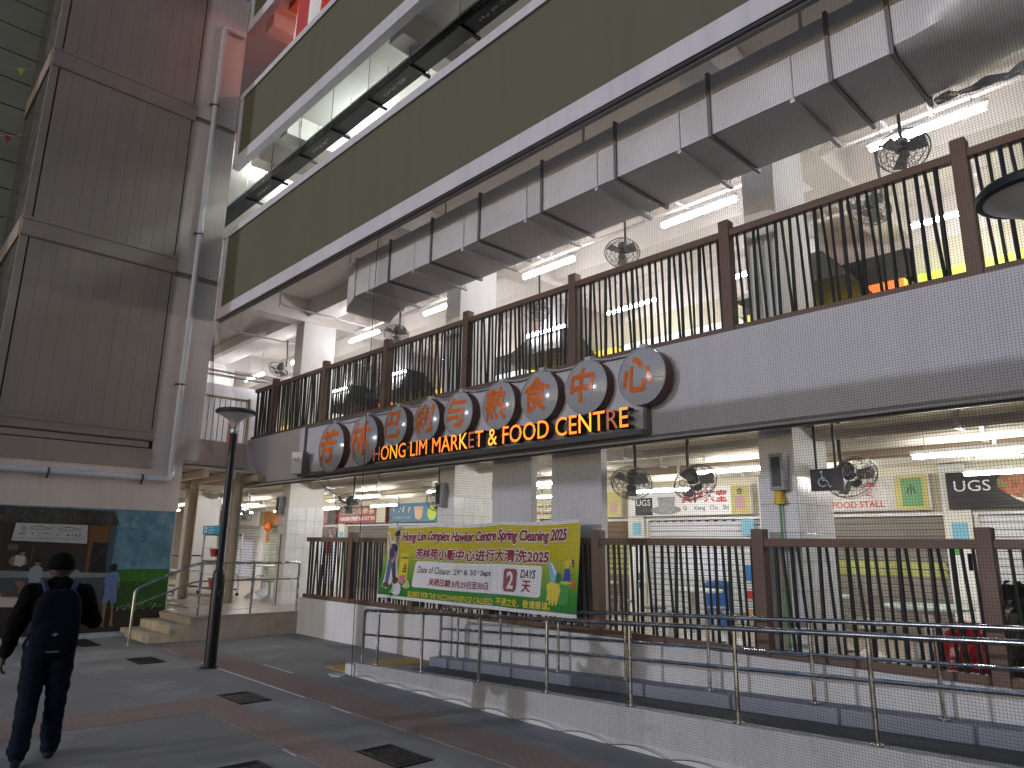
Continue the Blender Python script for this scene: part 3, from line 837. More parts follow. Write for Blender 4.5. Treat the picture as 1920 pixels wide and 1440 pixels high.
# ================================================================== BAR FENCES
def fence(name, label, posts, x0, x1, y, zb, zt, ztop, seed, kind):
    rr = random.Random(seed)
    t = thing(name, label, "fence", ((x0+x1)/2, y, zb), "brown railings with leaning dark bars")
    MB().rbox(x0, x1, y-0.045, y+0.045, zt-0.085, zt, 0.008).build("top_rail", rail_brown, t)
    MB().rbox(x0, x1, y-0.045, y+0.045, zb, zb+0.075, 0.008).build("bottom_rail", rail_brown, t)
    for px in posts:
        MB().rbox(px-0.066, px+0.066, y-0.068, y+0.068, zb-0.01, ztop, 0.01).build("post", rail_brown, t)
    h = zt-0.08-(zb+0.07)
    cyl = MB(); cyl.tube([(0, 0, 0), (0, 0, 1)], 1.0, 8, caps=False)
    meshes = []
    for mt in (bar_green, bar_black, bar_green, bar_blue):
        o = MB(); o.v = cyl.v; o.f = cyl.f; o.m = cyl.m
        meshes.append(mt)
    base = None
    pool = {}
    x = x0+0.09; k = 0
    pat = [(0.0, 0.0, 0.021), (0.012, 0.062, 0.016), (0.0, 0.02, 0.015), (0.0, -0.004, 0.022), (0.008, 0.058, 0.016), (0.0, 0.012, 0.015), (0.0, 0.003, 0.020), (0.016, 0.07, 0.017)]
    sp = [0.060, 0.105, 0.105, 0.058, 0.11, 0.10, 0.062, 0.115]
    while x < x1-0.06:
        a, b_, r = pat[k % 8]
        dx = b_+rr.uniform(-0.010, 0.010); r *= rr.uniform(0.94, 1.08)
        if all(abs(x-px) > 0.085 and abs(x+dx-px) > 0.085 for px in posts):
            mi = (0, 1, 2, 3, 1, 0, 1, 2)[(k*3+rr.randint(0, 2)) % 8]
            mt = meshes[mi]
            if mt.name not in pool:
                bm_ = MB(); bm_.v = list(cyl.v); bm_.f = list(cyl.f); bm_.m = list(cyl.m)
                o = bm_.build("bar", mt, None, smooth=True); pool[mt.name] = o.data
                bpy.data.objects.remove(o)
            p0 = V((x+dx, y+rr.uniform(-0.018, 0.018), zb+0.07)); p1 = V((x+a, y+rr.uniform(-0.018, 0.018), zt-0.08))
            d = p1-p0
            inst("bar", pool[mt.name], t, p0, d.to_track_quat('Z', 'Y'), (r, r, d.length))
        x += sp[k % 8]+rr.uniform(-0.010, 0.012); k += 1
    return t
up_posts = [-15.86, -13.46, -11.11, -8.73, -6.36, -3.95, -1.49, 0.95]
fence("bar_fence", "upper brown railing of leaning dark bars above the white fascia", up_posts, -16.92, XR, 7.205, 4.19, 5.46, 5.58, 3, 0)
lo_posts = [-11.92, -9.95, -8.05, -5.98, -3.76, -1.70, 0.5, 2.5]
fence("bar_fence", "lower brown railing of leaning dark bars on the white plinth", lo_posts, -13.66, XR, 7.205, 0.69, 1.87, 1.97, 5, 1)

# ================================================================== HANDRAILS
def handrail(label, y, x0, top, mid, base, posts, ry=0.0):
    t = thing("ramp_handrail", label, "handrail", (x0, y, 0), "steel handrails of the access ramp")
    def tz(x): return top+0.045*(x-x0)
    def mz(x): return mid+0.047*(x-x0)
    rb = 0.07
    pts = [(x0, y, base(x0))]+[(x0, y, tz(x0)-rb)]+[(x0+rb*(1-math.cos(a)), y, tz(x0)-rb+rb*math.sin(a)) for a in (0.4, 0.8, 1.2, PI/2)]+[(XR, y, tz(XR))]
    MB().tube(pts, 0.022, 10).build("rail", steel, t, smooth=True)
    MB().tube([(x0, y, mz(x0)), (XR, y, mz(XR))], 0.016, 8).build("rail", steel, t, smooth=True)
    for px in posts:
        MB().tube([(px, y, base(px)), (px, y, tz(px)-0.02)], 0.018, 8).lathe([(0.045, 0), (0.045, 0.012), (0.02, 0.012)], (px, y, base(px)), EZ, 10).build("post", steel, t, smooth=True)
    return t
handrail("outer stainless ramp handrail standing on the white kerb", 5.56, -8.78, 0.865, 0.545, okz, [-8.42, -7.44, -6.36, -5.31, -4.25, -3.18, -2.12, -1.05, 0.0, 1.05])
handrail("inner stainless ramp handrail close to the white plinth wall", 6.93, -8.82, 0.85, 0.53, ikz, [-8.42, -7.5, -6.42, -5.36, -4.27, -3.17, -2.09, -1.0, 0.1])
T = thing("stair_handrail", "bent stainless handrail beside the entrance steps", "handrail", (-13.72, 5, 0))
m = MB()
xh = -13.76
m.tube([(xh, 4.05, 0), (xh, 4.05, 0.86), (xh, 4.07, 0.92), (xh, 4.13, 0.965), (xh, 5.0, 1.33), (xh, 5.12, 1.355), (xh, 7.06, 1.37), (xh, 7.10, 1.34), (xh, 7.10, 0.42)], 0.024, 10)
m.build("rail", steel, T, smooth=True)
MB().tube([(xh, 4.06, 0.66), (xh, 5.0, 1.01), (xh, 5.12, 1.035), (xh, 7.08, 1.05)], 0.017, 8).build("rail", steel, T, smooth=True)
for y in (5.16, 6.15):
    MB().tube([(xh, y, 0.40), (xh, y, 1.35)], 0.021, 8).build("post", steel, T, smooth=True)
MB().lathe([(0.05, 0), (0.05, 0.01), (0.02, 0.012)], (xh, 4.05, 0.001), EZ, 12).build("foot_plate", steel, T)

# ================================================================== LAMP POSTS
def lamp(x, y, label):
    t = thing("street_lamp", label, "street lamp", (x, y, 0), "black lamp posts with flat round heads")
    MB().lathe([(0.085, 0), (0.085, 1.28), (0.08, 1.32), (0.055, 1.36), (0.052, 3.36), (0.0, 3.36)], (x, y, 0), EZ, 20).build("pole", black_metal, t, smooth=True)
    MB().lathe([(0.13, 0.0), (0.13, 0.015), (0.088, 0.02)], (x, y, 0), EZ, 20).build("base_plate", black_metal, t, smooth=True)
    MB().lathe([(0.06, 3.36), (0.066, 3.37), (0.066, 3.45), (0.05, 3.47)], (x, y, 0), EZ, 20).build("collar", steel, t, smooth=True)
    MB().lathe([(0.05, 3.46), (0.055, 3.52), (0.10, 3.58), (0.22, 3.65), (0.265, 3.675)], (x, y, 0), EZ, 28).build("reflector", lamp_under, t, smooth=True)
    MB().lathe([(0.266, 3.67), (0.295, 3.68), (0.30, 3.71), (0.28, 3.735), (0.16, 3.755), (0.0, 3.76)], (x, y, 0), EZ, 28).build("cap", lamp_top, t, smooth=True)
    MB().lathe([(0.04, 1.0), (0.04, 1.06), (0.0, 1.065)], (x+0.07, y+0.02, 0), EZ, 8).build("latch", black_metal, t)
    return t
lamp(-10.72, 4.27, "black lamp post standing on the paving before the entrance steps")
lamp(-0.6, 4.54, "lamp post at the right edge with only its round head in view")

# ================================================================== AIR DUCT
A = thing("air_duct", "silver rectangular air duct hanging under the first green parapet", "air duct", (-6, 6.5, 6.3))
ya, yb, za, zb_ = 5.98, 6.96, 5.95, 6.64
fl_x = [-10.36, -9.3, -8.17, -7.05, -5.82, -4.62, -4.4, -3.38, -2.14, -1.62]
ends = [-10.36, -9.3, -8.17, -7.05, -5.82, -4.62, -3.38, -2.14, -1.62]
for a, b_ in zip(ends[:-1], ends[1:]):
    MB().rbox(a+0.004, b_-0.004, ya, yb, za, zb_, 0.006).build("duct_section", galv, A)
for x in ends:
    m = MB()
    w = 0.035
    m.box(x-w/2, x+w/2, ya-0.03, ya, za-0.03, zb_+0.03); m.box(x-w/2, x+w/2, yb, yb+0.05, za-0.03, zb_+0.03)
    m.box(x-w/2, x+w/2, ya, yb, za-0.03, za); m.box(x-w/2, x+w/2, ya, yb, zb_, zb_+0.03)
    m.build("flange", galv_dark if x > -10 else galv, A)
for x in (-9.9, -8.6, -7.4, -6.1, -4.9, -3.75, -2.5):
    m = MB().bar((x, ya-0.03, za-0.05), (x, yb+0.09, za-0.05), 0.04)
    m.tube([(x, ya-0.015, za-0.05), (x, ya-0.015, 6.5)], 0.006, 5); m.tube([(x, yb+0.06, za-0.05), (x, yb+0.06, 7.5)], 0.006, 5)
    m.build("hanger", galv, A)
# left end: curved shoulder going down behind
m = MB()
N = 7
prev = None
for i in range(N+1):
    t_ = i/N
    x = -10.36-0.34*math.sin(t_*PI/2); zt_ = zb_-0.26*(1-math.cos(t_*PI/2)); zbm = za-0.20*t_
    ring = [(x, ya+0.05*t_, zbm), (x, yb, zbm), (x, yb, zt_), (x, ya+0.05*t_, zt_)]
    b0 = len(m.v); m.v.extend(ring)
    if prev is not None:
        for k in range(4): m.f.append((prev+k, prev+(k+1) % 4, b0+(k+1) % 4, b0+k)); m.m.append(0)
    prev = b0
m.f.append((prev, prev+1, prev+2, prev+3)); m.m.append(0)
m.build("duct_end", galv, A, smooth=True)
# right end: transition to a round wrapped duct
m = MB(); n = 32
def sq(k):
    t_ = 2*PI*(k+0.5)/n; c, s_ = math.cos(t_), math.sin(t_); q = max(abs(c), abs(s_))
    return (c/q, s_/q)
prev = None
for i in range(9):
    f_ = i/8; f2 = f_*f_*(3-2*f_)
    x = -1.60+1.05*f_
    b0 = len(m.v)
    for k in range(n):
        a, b_ = sq(k); t_ = 2*PI*(k+0.5)/n
        yy_ = 6.47+((1-f2)*a*0.49+f2*0.62*math.cos(t_)); zz_ = 6.295+((1-f2)*b_*0.345+f2*0.62*math.sin(t_))+0.25*f2
        m.v.append((x, yy_, zz_))
    if prev is not None:
        for k in range(n): m.f.append((prev+k, b0+k, b0+(k+1) % n, prev+(k+1) % n)); m.m.append(0)
    prev = b0
m.build("transition", galv, A, smooth=True)
m = MB(); rr = [0.63+0.012*math.sin(i*1.9) for i in range(15)]
m.tube([(-0.56+0.16*i, 6.47, 6.545+0.02*i) for i in range(15)], rr, 28)
m.build("round_duct", galv, A, smooth=True)
for x in (-0.55, -0.2, 0.2):
    MB().lathe([(0.645, -0.02), (0.655, -0.02), (0.655, 0.02), (0.645, 0.02)], (x, 6.47, 6.55+0.1*(x+0.55)), EX, 28).build("band", galv_dark, A)
# crumpled foil along the lower back edge
m = MB(); prev = None
N = 16
for i in range(N):
    t_ = i/(N-1); x = -1.58+1.75*t_; w = 0.03+0.10*t_+rnd.uniform(-0.02, 0.02)
    y = 6.93-0.12*t_; z = 5.93-0.10*t_+rnd.uniform(-0.02, 0.02)
    b0 = len(m.v)
    for k in range(6):
        m.v.append((x+rnd.uniform(-0.03, 0.03), y-w+w*2*k/5, z-0.05*math.sin(PI*k/5)+rnd.uniform(-0.025, 0.025)))
    if prev is not None:
        for k in range(5): m.f.append((prev+k, b0+k, b0+k+1, prev+k+1)); m.m.append(0)
    prev = b0
m.build("foil_tape", foil, A)

# ================================================================== CABLE TRAY on the storey above
K = thing("cable_tray", "black cable tray with white printing hung above the middle parapet", "cable tray", (-10, 6.4, 10.2))
zt0 = 10.27
MB().box(-20, XR, 6.30, 6.308, zt0, zt0+0.2).box(-20, XR, 6.318, 6.62, zt0-0.006, zt0).box(-20, XR, 6.612, 6.62, zt0, zt0+0.2).build("tray", black_metal, K)
MB().box(-20, XR, 6.33, 6.60, zt0+0.001, zt0+0.16).build("cable_bundle", dark_grey, K)
MB().box(-20, XR, 6.288, 6.30, zt0+0.17, zt0+0.205).build("tray_lip", galv, K)
x = -16.6; kk = 0
while x < XR:
    m = MB().box(x-0.03, x+0.03, 6.27, 6.74, zt0-0.05, zt0-0.008)
    m.build("bracket", black_metal, K)
    MB().tube([(x, 6.285, zt0-0.05), (x, 6.285, 11.2)], 0.007, 5).tube([(x, 6.71, zt0-0.05), (x, 6.71, 11.2)], 0.007, 5).build("hanger_rod", galv_dark, K)
    if kk % 2 == 0:
        m = MB()
        scribble(m, (x+0.32, 6.2985, zt0+0.045), EX, EZ, 0.75, 0.08, 11, 0.20, 0, kk)
        scribble(m, (x+0.32, 6.50, zt0-0.0085), EX, -EY, 0.75, 0.09, 11, 0.20, 0, kk+50)
        m.build("lettering", M("tray_print", (0.30, 0.30, 0.30), 0.7, var=0.5, scale=20) if kk == 0 else bpy.data.materials["tray_print"], K)
    x += 1.42; kk += 1
# sprinkler drops above
SP = thing("sprinkler_pipe", "thin pipe with drop rods under the ceiling behind the cable tray", "pipe", (-10, 7, 10.5))
m = MB().tube([(-17, 7.25, 10.62), (XR, 7.25, 10.62)], 0.025, 8)
m.build("pipe", ceil_mat, SP)
for i in range(22):
    x = -16.6+0.85*i
    MB().tube([(x, 7.25, 10.62), (x, 7.25, 10.28)], 0.010, 5).build("drop_rod", galv_dark, SP)
# ================================================================== ENTRANCE SIGN
neon = EM("neon_orange", (1.0, 0.21, 0.02), 2.6, (0.5, 0.12, 0.03))
neon2 = EM("neon_amber", (1.0, 0.33, 0.03), 2.6*1.1, (0.5, 0.2, 0.05))
neon_dim = EM("neon_dim", (1.0, 0.25, 0.1), 2.6*0.16, (0.42, 0.17, 0.12))
letter_side = M("letter_side", (0.055, 0.018, 0.012), 0.6, var=0.15)
sign_white = M("sign_board_white", (0.56, 0.56, 0.62), 0.6, var=0.07, scale=2.0, streak=0.12, fine=0.04)
disc_white = M("disc_glass", (0.42, 0.43, 0.46), 0.12, var=0.05, scale=3.0)
disc_rim = M("disc_rim", (0.115, 0.040, 0.026), 0.5, var=0.15)
disc_char = M("disc_character_orange", (0.78, 0.17, 0.02), 0.3, var=0.08)
G = thing("entrance_sign", "white sign board with nine round character discs and glowing orange letters", "sign", (-9.4, 7.0, 3.6))
MB().rbox(-13.76, -5.06, 7.045, 7.108, 3.16, 4.13, 0.005).build("board", sign_white, G)
m = MB()
for x in (-13.78, -5.05): m.box(x-0.025, x+0.025, 7.0, 7.10, 3.12, 4.15)
m.box(-13.8, -5.03, 7.0, 7.10, 4.13, 4.16)
m.build("frame", galv_dark, G)
MB().box(-13.8, -5.03, 6.90, 7.10, 3.09, 3.155).build("bottom_ledge", galv_dark, G)
chars = "芳林巴刹与熟食中心"
dxs = [-12.45, -11.27, -10.26, -9.36, -8.53, -7.59, -6.75, -5.90, -5.01]
dzs = [3.585, 3.62, 3.77, 3.765, 3.77, 3.78, 3.80, 3.80, 3.80]
drs = [0.485, 0.465, 0.345, 0.35, 0.35, 0.355, 0.36, 0.36, 0.355]
for c, x, z, r in zip(chars, dxs, dzs, drs):
    yf = 6.90
    hcap = r*0.24
    Rs = (r*r+hcap*hcap)/(2*hcap)
    prof = []
    for i in range(9):
        rr_ = r*0.985*(1-i/8); prof.append((rr_, math.sqrt(Rs*Rs-rr_*rr_)-(Rs-hcap)))
    d = MB().lathe(prof, (x, yf, z), (0, -1, 0), 40).build("disc", disc_white, G, smooth=True)
    MB().lathe([(r*0.97, 0.01), (r*1.0, 0.012), (r*1.0, -0.005), (r*1.0, -0.145), (r*0.9, -0.145)], (x, yf, z), (0, -1, 0), 40).build("rim", disc_rim, d, smooth=50)
    MB().tube([(x+r*0.99*math.cos(a), yf-0.008, z+r*0.99*math.sin(a)) for a in [2*PI*i/40 for i in range(40)]], 0.008, 5, closed=True).build("rim_trim", disc_white, d)
    hh = r*1.30 if c not in "心中" else r*1.2
    uv, fs = text_uv(c, None, hh)
    w_ = max(u for u, v in uv)
    if w_ > r*1.38:
        sc_ = r*1.38/w_; uv = [(u*sc_, v) for u, v in uv]; w_ = r*1.38
    vs, fs = refine([(u-w_/2+0.10*(v-hh/2)-0.015, v-hh/2+0.02, 0) for u, v in uv], fs, 0.05)
    mm = MB(); bb = r*0.030
    for kx, (du, dv) in enumerate([(0, 0)]+[(math.cos(PI*i/4), math.sin(PI*i/4)) for i in range(8)]):
        out = []
        for u, v, _ in vs:
            u += du*bb; v += dv*bb*1.2
            q = min(r*0.98, math.hypot(u, v)); yb_ = math.sqrt(Rs*Rs-q*q)-(Rs-hcap)
            out.append((x+u, yf-yb_-0.005-0.0004*kx, z+v))
        mm.add(out, fs)
    mm.build("character", disc_char, d)
word = "HONG LIM MARKET & FOOD CENTRE"
def xext(s_):
    vs = text_raw(s_, 0.0)[0]; return min(v[0] for v in vs), max(v[0] for v in vs)
W0, W1 = xext(word)
LX0, LX1 = -10.86, -5.20
sx = (LX1-LX0)/(W1-W0)
capv = text_raw("H", 0.0)[0]; ch = max(v[1] for v in capv)-min(v[1] for v in capv)
sy = 0.245/ch
dim_idx = {0: neon_dim, 13: neon_dim, 27: neon_dim}
for i, c in enumerate(word):
    if c == " ": continue
    e1 = xext(word[:i+1])[1]
    vs, fs, nz = text_raw(c, 0.0, 0.12)
    cx1 = max(v[0] for v in vs)
    mm = MB()
    zs_ = max(v[2] for v in vs)
    mm.v = [(LX0+(v[0]-cx1+e1-W0)*sx, 6.865+(0.125 if v[2] < 0 else 0.0), 3.195+(v[1]-0)*sy) for v in vs]
    mm.f = [tuple(f) for f in fs]; mm.m = [0 if n > 0.5 else 1 for n in nz]
    front = dim_idx.get(i, neon2 if c in "&KN" else neon)
    mm.build("letter", [front, letter_side], G)
# hose of cable looped over the discs
hp = []
for i, (x, z, r) in enumerate(zip(dxs, dzs, drs)):
    hp.append((x, 6.97, z+r+0.03))
    if i < 8:
        x2, z2, r2 = dxs[i+1], dzs[i+1], drs[i+1]
        for t_ in (0.35, 0.65):
            hp.append((x+(x2-x)*t_, 7.0, (z+r+0.03)*(1-t_)+(z2+r2+0.03)*t_-0.05))
MB().tube(hp, 0.012, 6).build("cable", pipe_white, G, smooth=True)
m = MB()
for x, z, r in zip(dxs, dzs, drs): m.rbox(x-0.05, x+0.05, 6.93, 7.03, z+r+0.005, z+r+0.06, 0.01)
m.build("cable_clip", pipe_white, G)

H = thing("light_box_sign", "small white box sign with red letters at the left end of the big sign", "sign", (-13.6, 6.9, 3.35))
ax_ = V((0.93, 0.36, 0)).normalized(); nrm = V((0.36, -0.93, 0)).normalized()
cc = V((-13.62, 6.84, 3.36))
m = MB(); m.bar(cc-ax_*0.15, cc+ax_*0.15, 0.16, 0.46)
m.build("box", M("box_side", (0.20, 0.19, 0.19), 0.6, var=0.1), H)
m = MB(); fc = cc+nrm*0.082
m.bar(fc-ax_*0.14, fc+ax_*0.14, 0.008, 0.44); m.build("face", c_white, H)
m = MB(); text_on(m, "HUP", fc+nrm*0.006-ax_*0.09+EZ*0.03, ax_, EZ, w=0.18, h=0.08, bold=0.015); m.build("lettering", c_red, H)
# cables and conduit along the fascia foot
CB = thing("fascia_conduit", "thin white conduit along the bottom of the fascia", "conduit", (-10, 7.0, 3.02))
MB().tube([(-17.0, 6.99, 3.03), (-13.9, 6.99, 3.04), (-13.2, 6.99, 3.03), (-13.05, 6.99, 3.0), (-12.9, 6.99, 3.03), (-8, 6.99, 3.03), (XR, 6.99, 3.03)], 0.014, 6).build("conduit", pipe_white, CB)
MB().tube(cat((-13.1, 7.0, 3.0), (-12.3, 7.45, 2.55), 0.08), 0.008, 5).build("cable", black_metal, CB)

# ================================================================== BANNER
BN = thing("cleaning_banner", "yellow and green spring cleaning notice banner tied to the lower railing", "banner", (-8.3, 6.95, 0.9))
BW, BH = 4.4, 1.18
bx0, bz0 = -10.5, 0.89
def bpt(u, v, off=0.0):
    a = u/BW; b_ = v/BH
    wave = 0.020*math.sin(a*9.0+1.0)*math.sin(b_*3.0+0.4)+0.012*math.sin(a*21+b_*4)*(0.4+0.6*b_)+0.010*math.sin((a*4.4-b_)*7)
    wave += 0.012*math.sin(a*34+2.0)*max(0.0, b_-0.75)*3
    y = 7.03-0.17*(1-b_)*0.9+wave
    sag = -0.028*math.sin(PI*min(1, max(0, (a-0.30)/0.36)))*b_ - 0.022*math.sin(PI*min(1, max(0, (a-0.66)/0.34)))*b_-0.012*math.sin(PI*min(1, a/0.3))*b_
    rise = 0.04*a*b_
    return V((bx0+u-0.03*(1-b_)*(1-a)+0.04*(1-b_)*a, y-off, bz0+v+sag+rise))
ban = bpy.data.materials.new("banner_print"); ban.use_nodes = True
nt = ban.node_tree; pb = nt.nodes["Principled BSDF"]; pb.inputs["Roughness"].default_value = 0.42
geo = nt.nodes.new("ShaderNodeNewGeometry"); sep = nt.nodes.new("ShaderNodeSeparateXYZ"); nt.links.new(geo.outputs["Position"], sep.inputs[0])
nz_ = nt.nodes.new("ShaderNodeTexNoise"); nz_.inputs["Scale"].default_value = 0.9; nt.links.new(geo.outputs["Position"], nz_.inputs["Vector"])
ad = nt.nodes.new("ShaderNodeMath"); ad.operation = 'MULTIPLY_ADD'; ad.inputs[1].default_value = 0.25
nt.links.new(nz_.outputs["Fac"], ad.inputs[0]); nt.links.new(sep.outputs[2], ad.inputs[2])
mr = nt.nodes.new("ShaderNodeMapRange"); mr.inputs[1].default_value = bz0+0.125; mr.inputs[2].default_value = bz0+BH+0.125
nt.links.new(ad.outputs[0], mr.inputs[0])
cr = nt.nodes.new("ShaderNodeValToRGB"); nt.links.new(mr.outputs[0], cr.inputs[0])
e = cr.color_ramp.elements
e[0].position = 0.0; e[0].color = (0.010, 0.15, 0.022, 1); e[1].position = 0.97; e[1].color = (0.56, 0.47, 0.012, 1)
for p_, c_ in ((0.22, (0.035, 0.25, 0.02, 1)), (0.44, (0.22, 0.36, 0.04, 1)), (0.62, (0.50, 0.43, 0.012, 1))):
    q = e.new(p_); q.color = c_
nt.links.new(cr.outputs[0], pb.inputs["Base Color"])
m = MB(); NU, NV = 110, 26
for j in range(NV+1):
    for i in range(NU+1): m.v.append(tuple(bpt(BW*i/NU, BH*j/NV)))
for j in range(NV):
    for i in range(NU):
        a = j*(NU+1)+i; m.f.append((a, a+1, a+NU+2, a+NU+1)); m.m.append(1 if (j == 0 or j == NV-1) else 0)
m.build("cloth", [ban, c_white], BN, smooth=True)
LAY = [0.0]
def bprint(name, mat, shapes=None, texts=None, off=0.004, maxlen=0.16):
    mm = MB()
    for poly in shapes or []:
        bm = bmesh.new()
        f = bm.faces.new([bm.verts.new((u, v, 0)) for u, v in poly])
        bmesh.ops.triangulate(bm, faces=bm.faces[:])
        bm.verts.index_update()
        vs = [tuple(v.co) for v in bm.verts]; fs = [tuple(v.index for v in f.verts) for f in bm.faces]; bm.free()
        vs, fs = refine(vs, fs, maxlen)
        mm.add([bpt(u, v, off) for u, v, _ in vs], fs)
    for tx in texts or []:
        s_, u0, v0, w_, h_, bold = tx[:6]; it = tx[6] if len(tx) > 6 else 0.0
        uv, fs = text_uv(s_, w_, h_, bold, it)
        # outline copies share the placement of the plain text
        vs, fs = refine([(u, v, 0) for u, v in uv], fs, maxlen, 3)
        nb = tx[7] if len(tx) > 7 else 0
        ring = [(0, 0)] if not nb else [(0, 0)]+[(nb*math.cos(PI*i/4), nb*math.sin(PI*i/4)) for i in range(8)]
        for kx, (du, dv) in enumerate(ring):
            mm.add([bpt(u0+u+du, v0+v+dv, off+0.00025*kx) for u, v, _ in vs], fs)
    return mm.build(name, mat, BN)
def ell(cx, cy, rx, ry, n=18, a0=0, a1=2*PI):
    return [(cx+rx*math.cos(a0+(a1-a0)*i/n), cy+ry*math.sin(a0+(a1-a0)*i/n)) for i in range(n)]
def rrect(u0, v0, u1, v1, r):
    pts = []
    for cx, cy, a in ((u1-r, v1-r, 0), (u0+r, v1-r, PI/2), (u0+r, v0+r, PI), (u1-r, v0+r, 1.5*PI)):
        for i in range(5): pts.append((cx+r*math.cos(a+PI/2*i/4), cy+r*math.sin(a+PI/2*i/4)))
    return pts
ttl = "Hong Lim Complex Hawker Centre Spring Cleaning 2025"
o_ = 0.014
for grow, mat, off in ((1, c_white, 0.004), (0, c_darkred, 0.0085)):
    k = 0.016*grow
    bprint("title_outline" if grow else "title_lettering", mat, None, [
        (ttl, 0.50, 0.885, 3.66, 0.185, 0.0, 0.10, 0.021 if grow else 0.007),
        ("芳林苑小贩中心进行大清洗2025", 0.90, 0.640, 2.95, 0.165, 0.0, 0.0, 0.019 if grow else 0.006)], off)
bprint("white_panel", c_white, [rrect(0.945, 0.205, 3.75, 0.605, 0.05)], None, 0.004, 0.12)
bprint("date_lettering", c_black, None, [("Date of Closure:", 1.04, 0.425, 0.86, 0.105, 0.006, 0.12), ("29", 1.975, 0.435, 0.13, 0.08, 0.012), ("th", 2.115, 0.475, 0.05, 0.045, 0.004), ("& 30", 2.19, 0.435, 0.25, 0.08, 0.012), ("th", 2.45, 0.475, 0.05, 0.045, 0.004), ("Sept", 2.53, 0.415, 0.23, 0.10, 0.03), ("DAYS", 3.34, 0.437, 0.285, 0.11, 0.022, 0.08)], 0.007)
bprint("red_lettering", c_darkred, [rrect(3.02, 0.25, 3.275, 0.55, 0.05)], [("关闭日期：", 1.35, 0.25, 0.62, 0.105, 0.0, 0.12, 0.004), ("9月29日至30日", 1.965, 0.25, 0.76, 0.095, 0.0, 0.0, 0.003), ("天", 3.39, 0.265, 0.17, 0.14, 0.0, 0.0, 0.004)], 0.007)
bprint("number_lettering", c_white, None, [("2", 3.085, 0.285, 0.125, 0.23, 0.03)], 0.010)
bprint("apology_lettering", c_yellow, None, [("SORRY FOR THE INCONVENIENCE CAUSED.", 0.87, 0.055, 1.99, 0.085, 0.02), ("不便之处，敬请原谅。", 2.90, 0.06, 1.03, 0.10, 0.0, 0.0, 0.003)], 0.005)
# crinkled clear sleeves taped over the date and the number
slv = bpy.data.materials.new("clear_sleeve"); slv.use_nodes = True
pb = slv.node_tree.nodes["Principled BSDF"]; pb.inputs["Base Color"].default_value = (0.9, 0.9, 0.9, 1); pb.inputs["Roughness"].default_value = 0.08
pb.inputs["Alpha"].default_value = 0.09
nn = slv.node_tree.nodes.new("ShaderNodeTexNoise"); nn.inputs["Scale"].default_value = 26.0; nn.inputs["Detail"].default_value = 3
g2 = slv.node_tree.nodes.new("ShaderNodeNewGeometry"); slv.node_tree.links.new(g2.outputs["Position"], nn.inputs["Vector"])
bp = slv.node_tree.nodes.new("ShaderNodeBump"); bp.inputs["Strength"].default_value = 1.0; bp.inputs["Distance"].default_value = 0.05
slv.node_tree.links.new(nn.outputs["Fac"], bp.inputs["Height"]); slv.node_tree.links.new(bp.outputs[0], pb.inputs["Normal"])
bprint("clear_sleeve", slv, [[(1.93, 0.235), (2.80, 0.235), (2.80, 0.57), (1.93, 0.57)], [(3.0, 0.235), (3.29, 0.235), (3.29, 0.57), (3.0, 0.57)]], None, 0.014, 0.1)
b_skin = c_peach; b_navy = flat("print_navy", (0.05, 0.05, 0.12)); b_blue = flat("print_denim", (0.10, 0.13, 0.26))
# a cheerful cleaner with mop, bucket and caution stand (plain printed figure)
bprint("cleaner_outline", c_white, [[(-0.01+0.02, 1.07), (0.08, 1.08), (0.15, 0.93), (0.24, 0.91), (0.23, 1.08), (0.33, 1.13), (0.45, 1.08), (0.44, 0.98), (0.36, 0.87), (0.42, 0.82), (0.44, 0.70), (0.42, 0.60), (0.46, 0.37), (0.55, 0.33), (0.53, 0.22), (0.41, 0.17), (0.30, 0.24), (0.20, 0.14), (0.08, 0.18), (0.10, 0.26), (0.13, 0.45), (0.10, 0.70), (0.03, 0.88)]], None, 0.004)
bprint("cleaner_shirt", b_navy, [[(0.117, 0.83), (0.19, 0.875), (0.273, 0.885), (0.395, 0.83), (0.405, 0.722), (0.354, 0.634), (0.154, 0.654)]], None, 0.007)
bprint("cleaner_trousers", b_blue, [[(0.154, 0.654), (0.353, 0.645), (0.43, 0.336), (0.345, 0.312), (0.268, 0.503), (0.242, 0.23), (0.147, 0.23)]], None, 0.008)
bprint("cleaner_skin", b_skin, [[(0.261, 1.012), (0.392, 1.012), (0.388, 0.935), (0.335, 0.882), (0.27, 0.925)], [(0.02, 1.03), (0.065, 1.04), (0.12, 0.91), (0.20, 0.84), (0.16, 0.78), (0.06, 0.89)], [(0.33, 0.765), (0.395, 0.74), (0.385, 0.64), (0.305, 0.565), (0.25, 0.585), (0.315, 0.66)]], None, 0.009)
bprint("cleaner_cap", b_navy, [[(0.241, 1.008), (0.253, 1.075), (0.331, 1.105), (0.405, 1.08), (0.415, 1.03), (0.445, 1.015), (0.34, 1.007)]], None, 0.010)
bprint("cleaner_face", c_black, [ell(0.315, 0.975, 0.008, 0.013, 8), ell(0.362, 0.975, 0.008, 0.013, 8), [(0.29, 0.935), (0.33, 0.915), (0.37, 0.938), (0.33, 0.924)]], None, 0.012)
bprint("cleaner_shoe", c_brown, [ell(0.18, 0.205, 0.08, 0.045), ell(0.44, 0.285, 0.085, 0.055)], None, 0.010)
bprint("mop_handle", c_yellow, [[(0.005, 1.05), (0.03, 1.055), (0.486, 0.243), (0.463, 0.236)]], None, 0.006)
bprint("mop_head", c_white, [[(0.308, 0.089), (0.377, 0.176), (0.504, 0.254), (0.62, 0.225), (0.665, 0.15), (0.64, 0.075), (0.559, 0.058), (0.45, 0.075)]], None, 0.011)
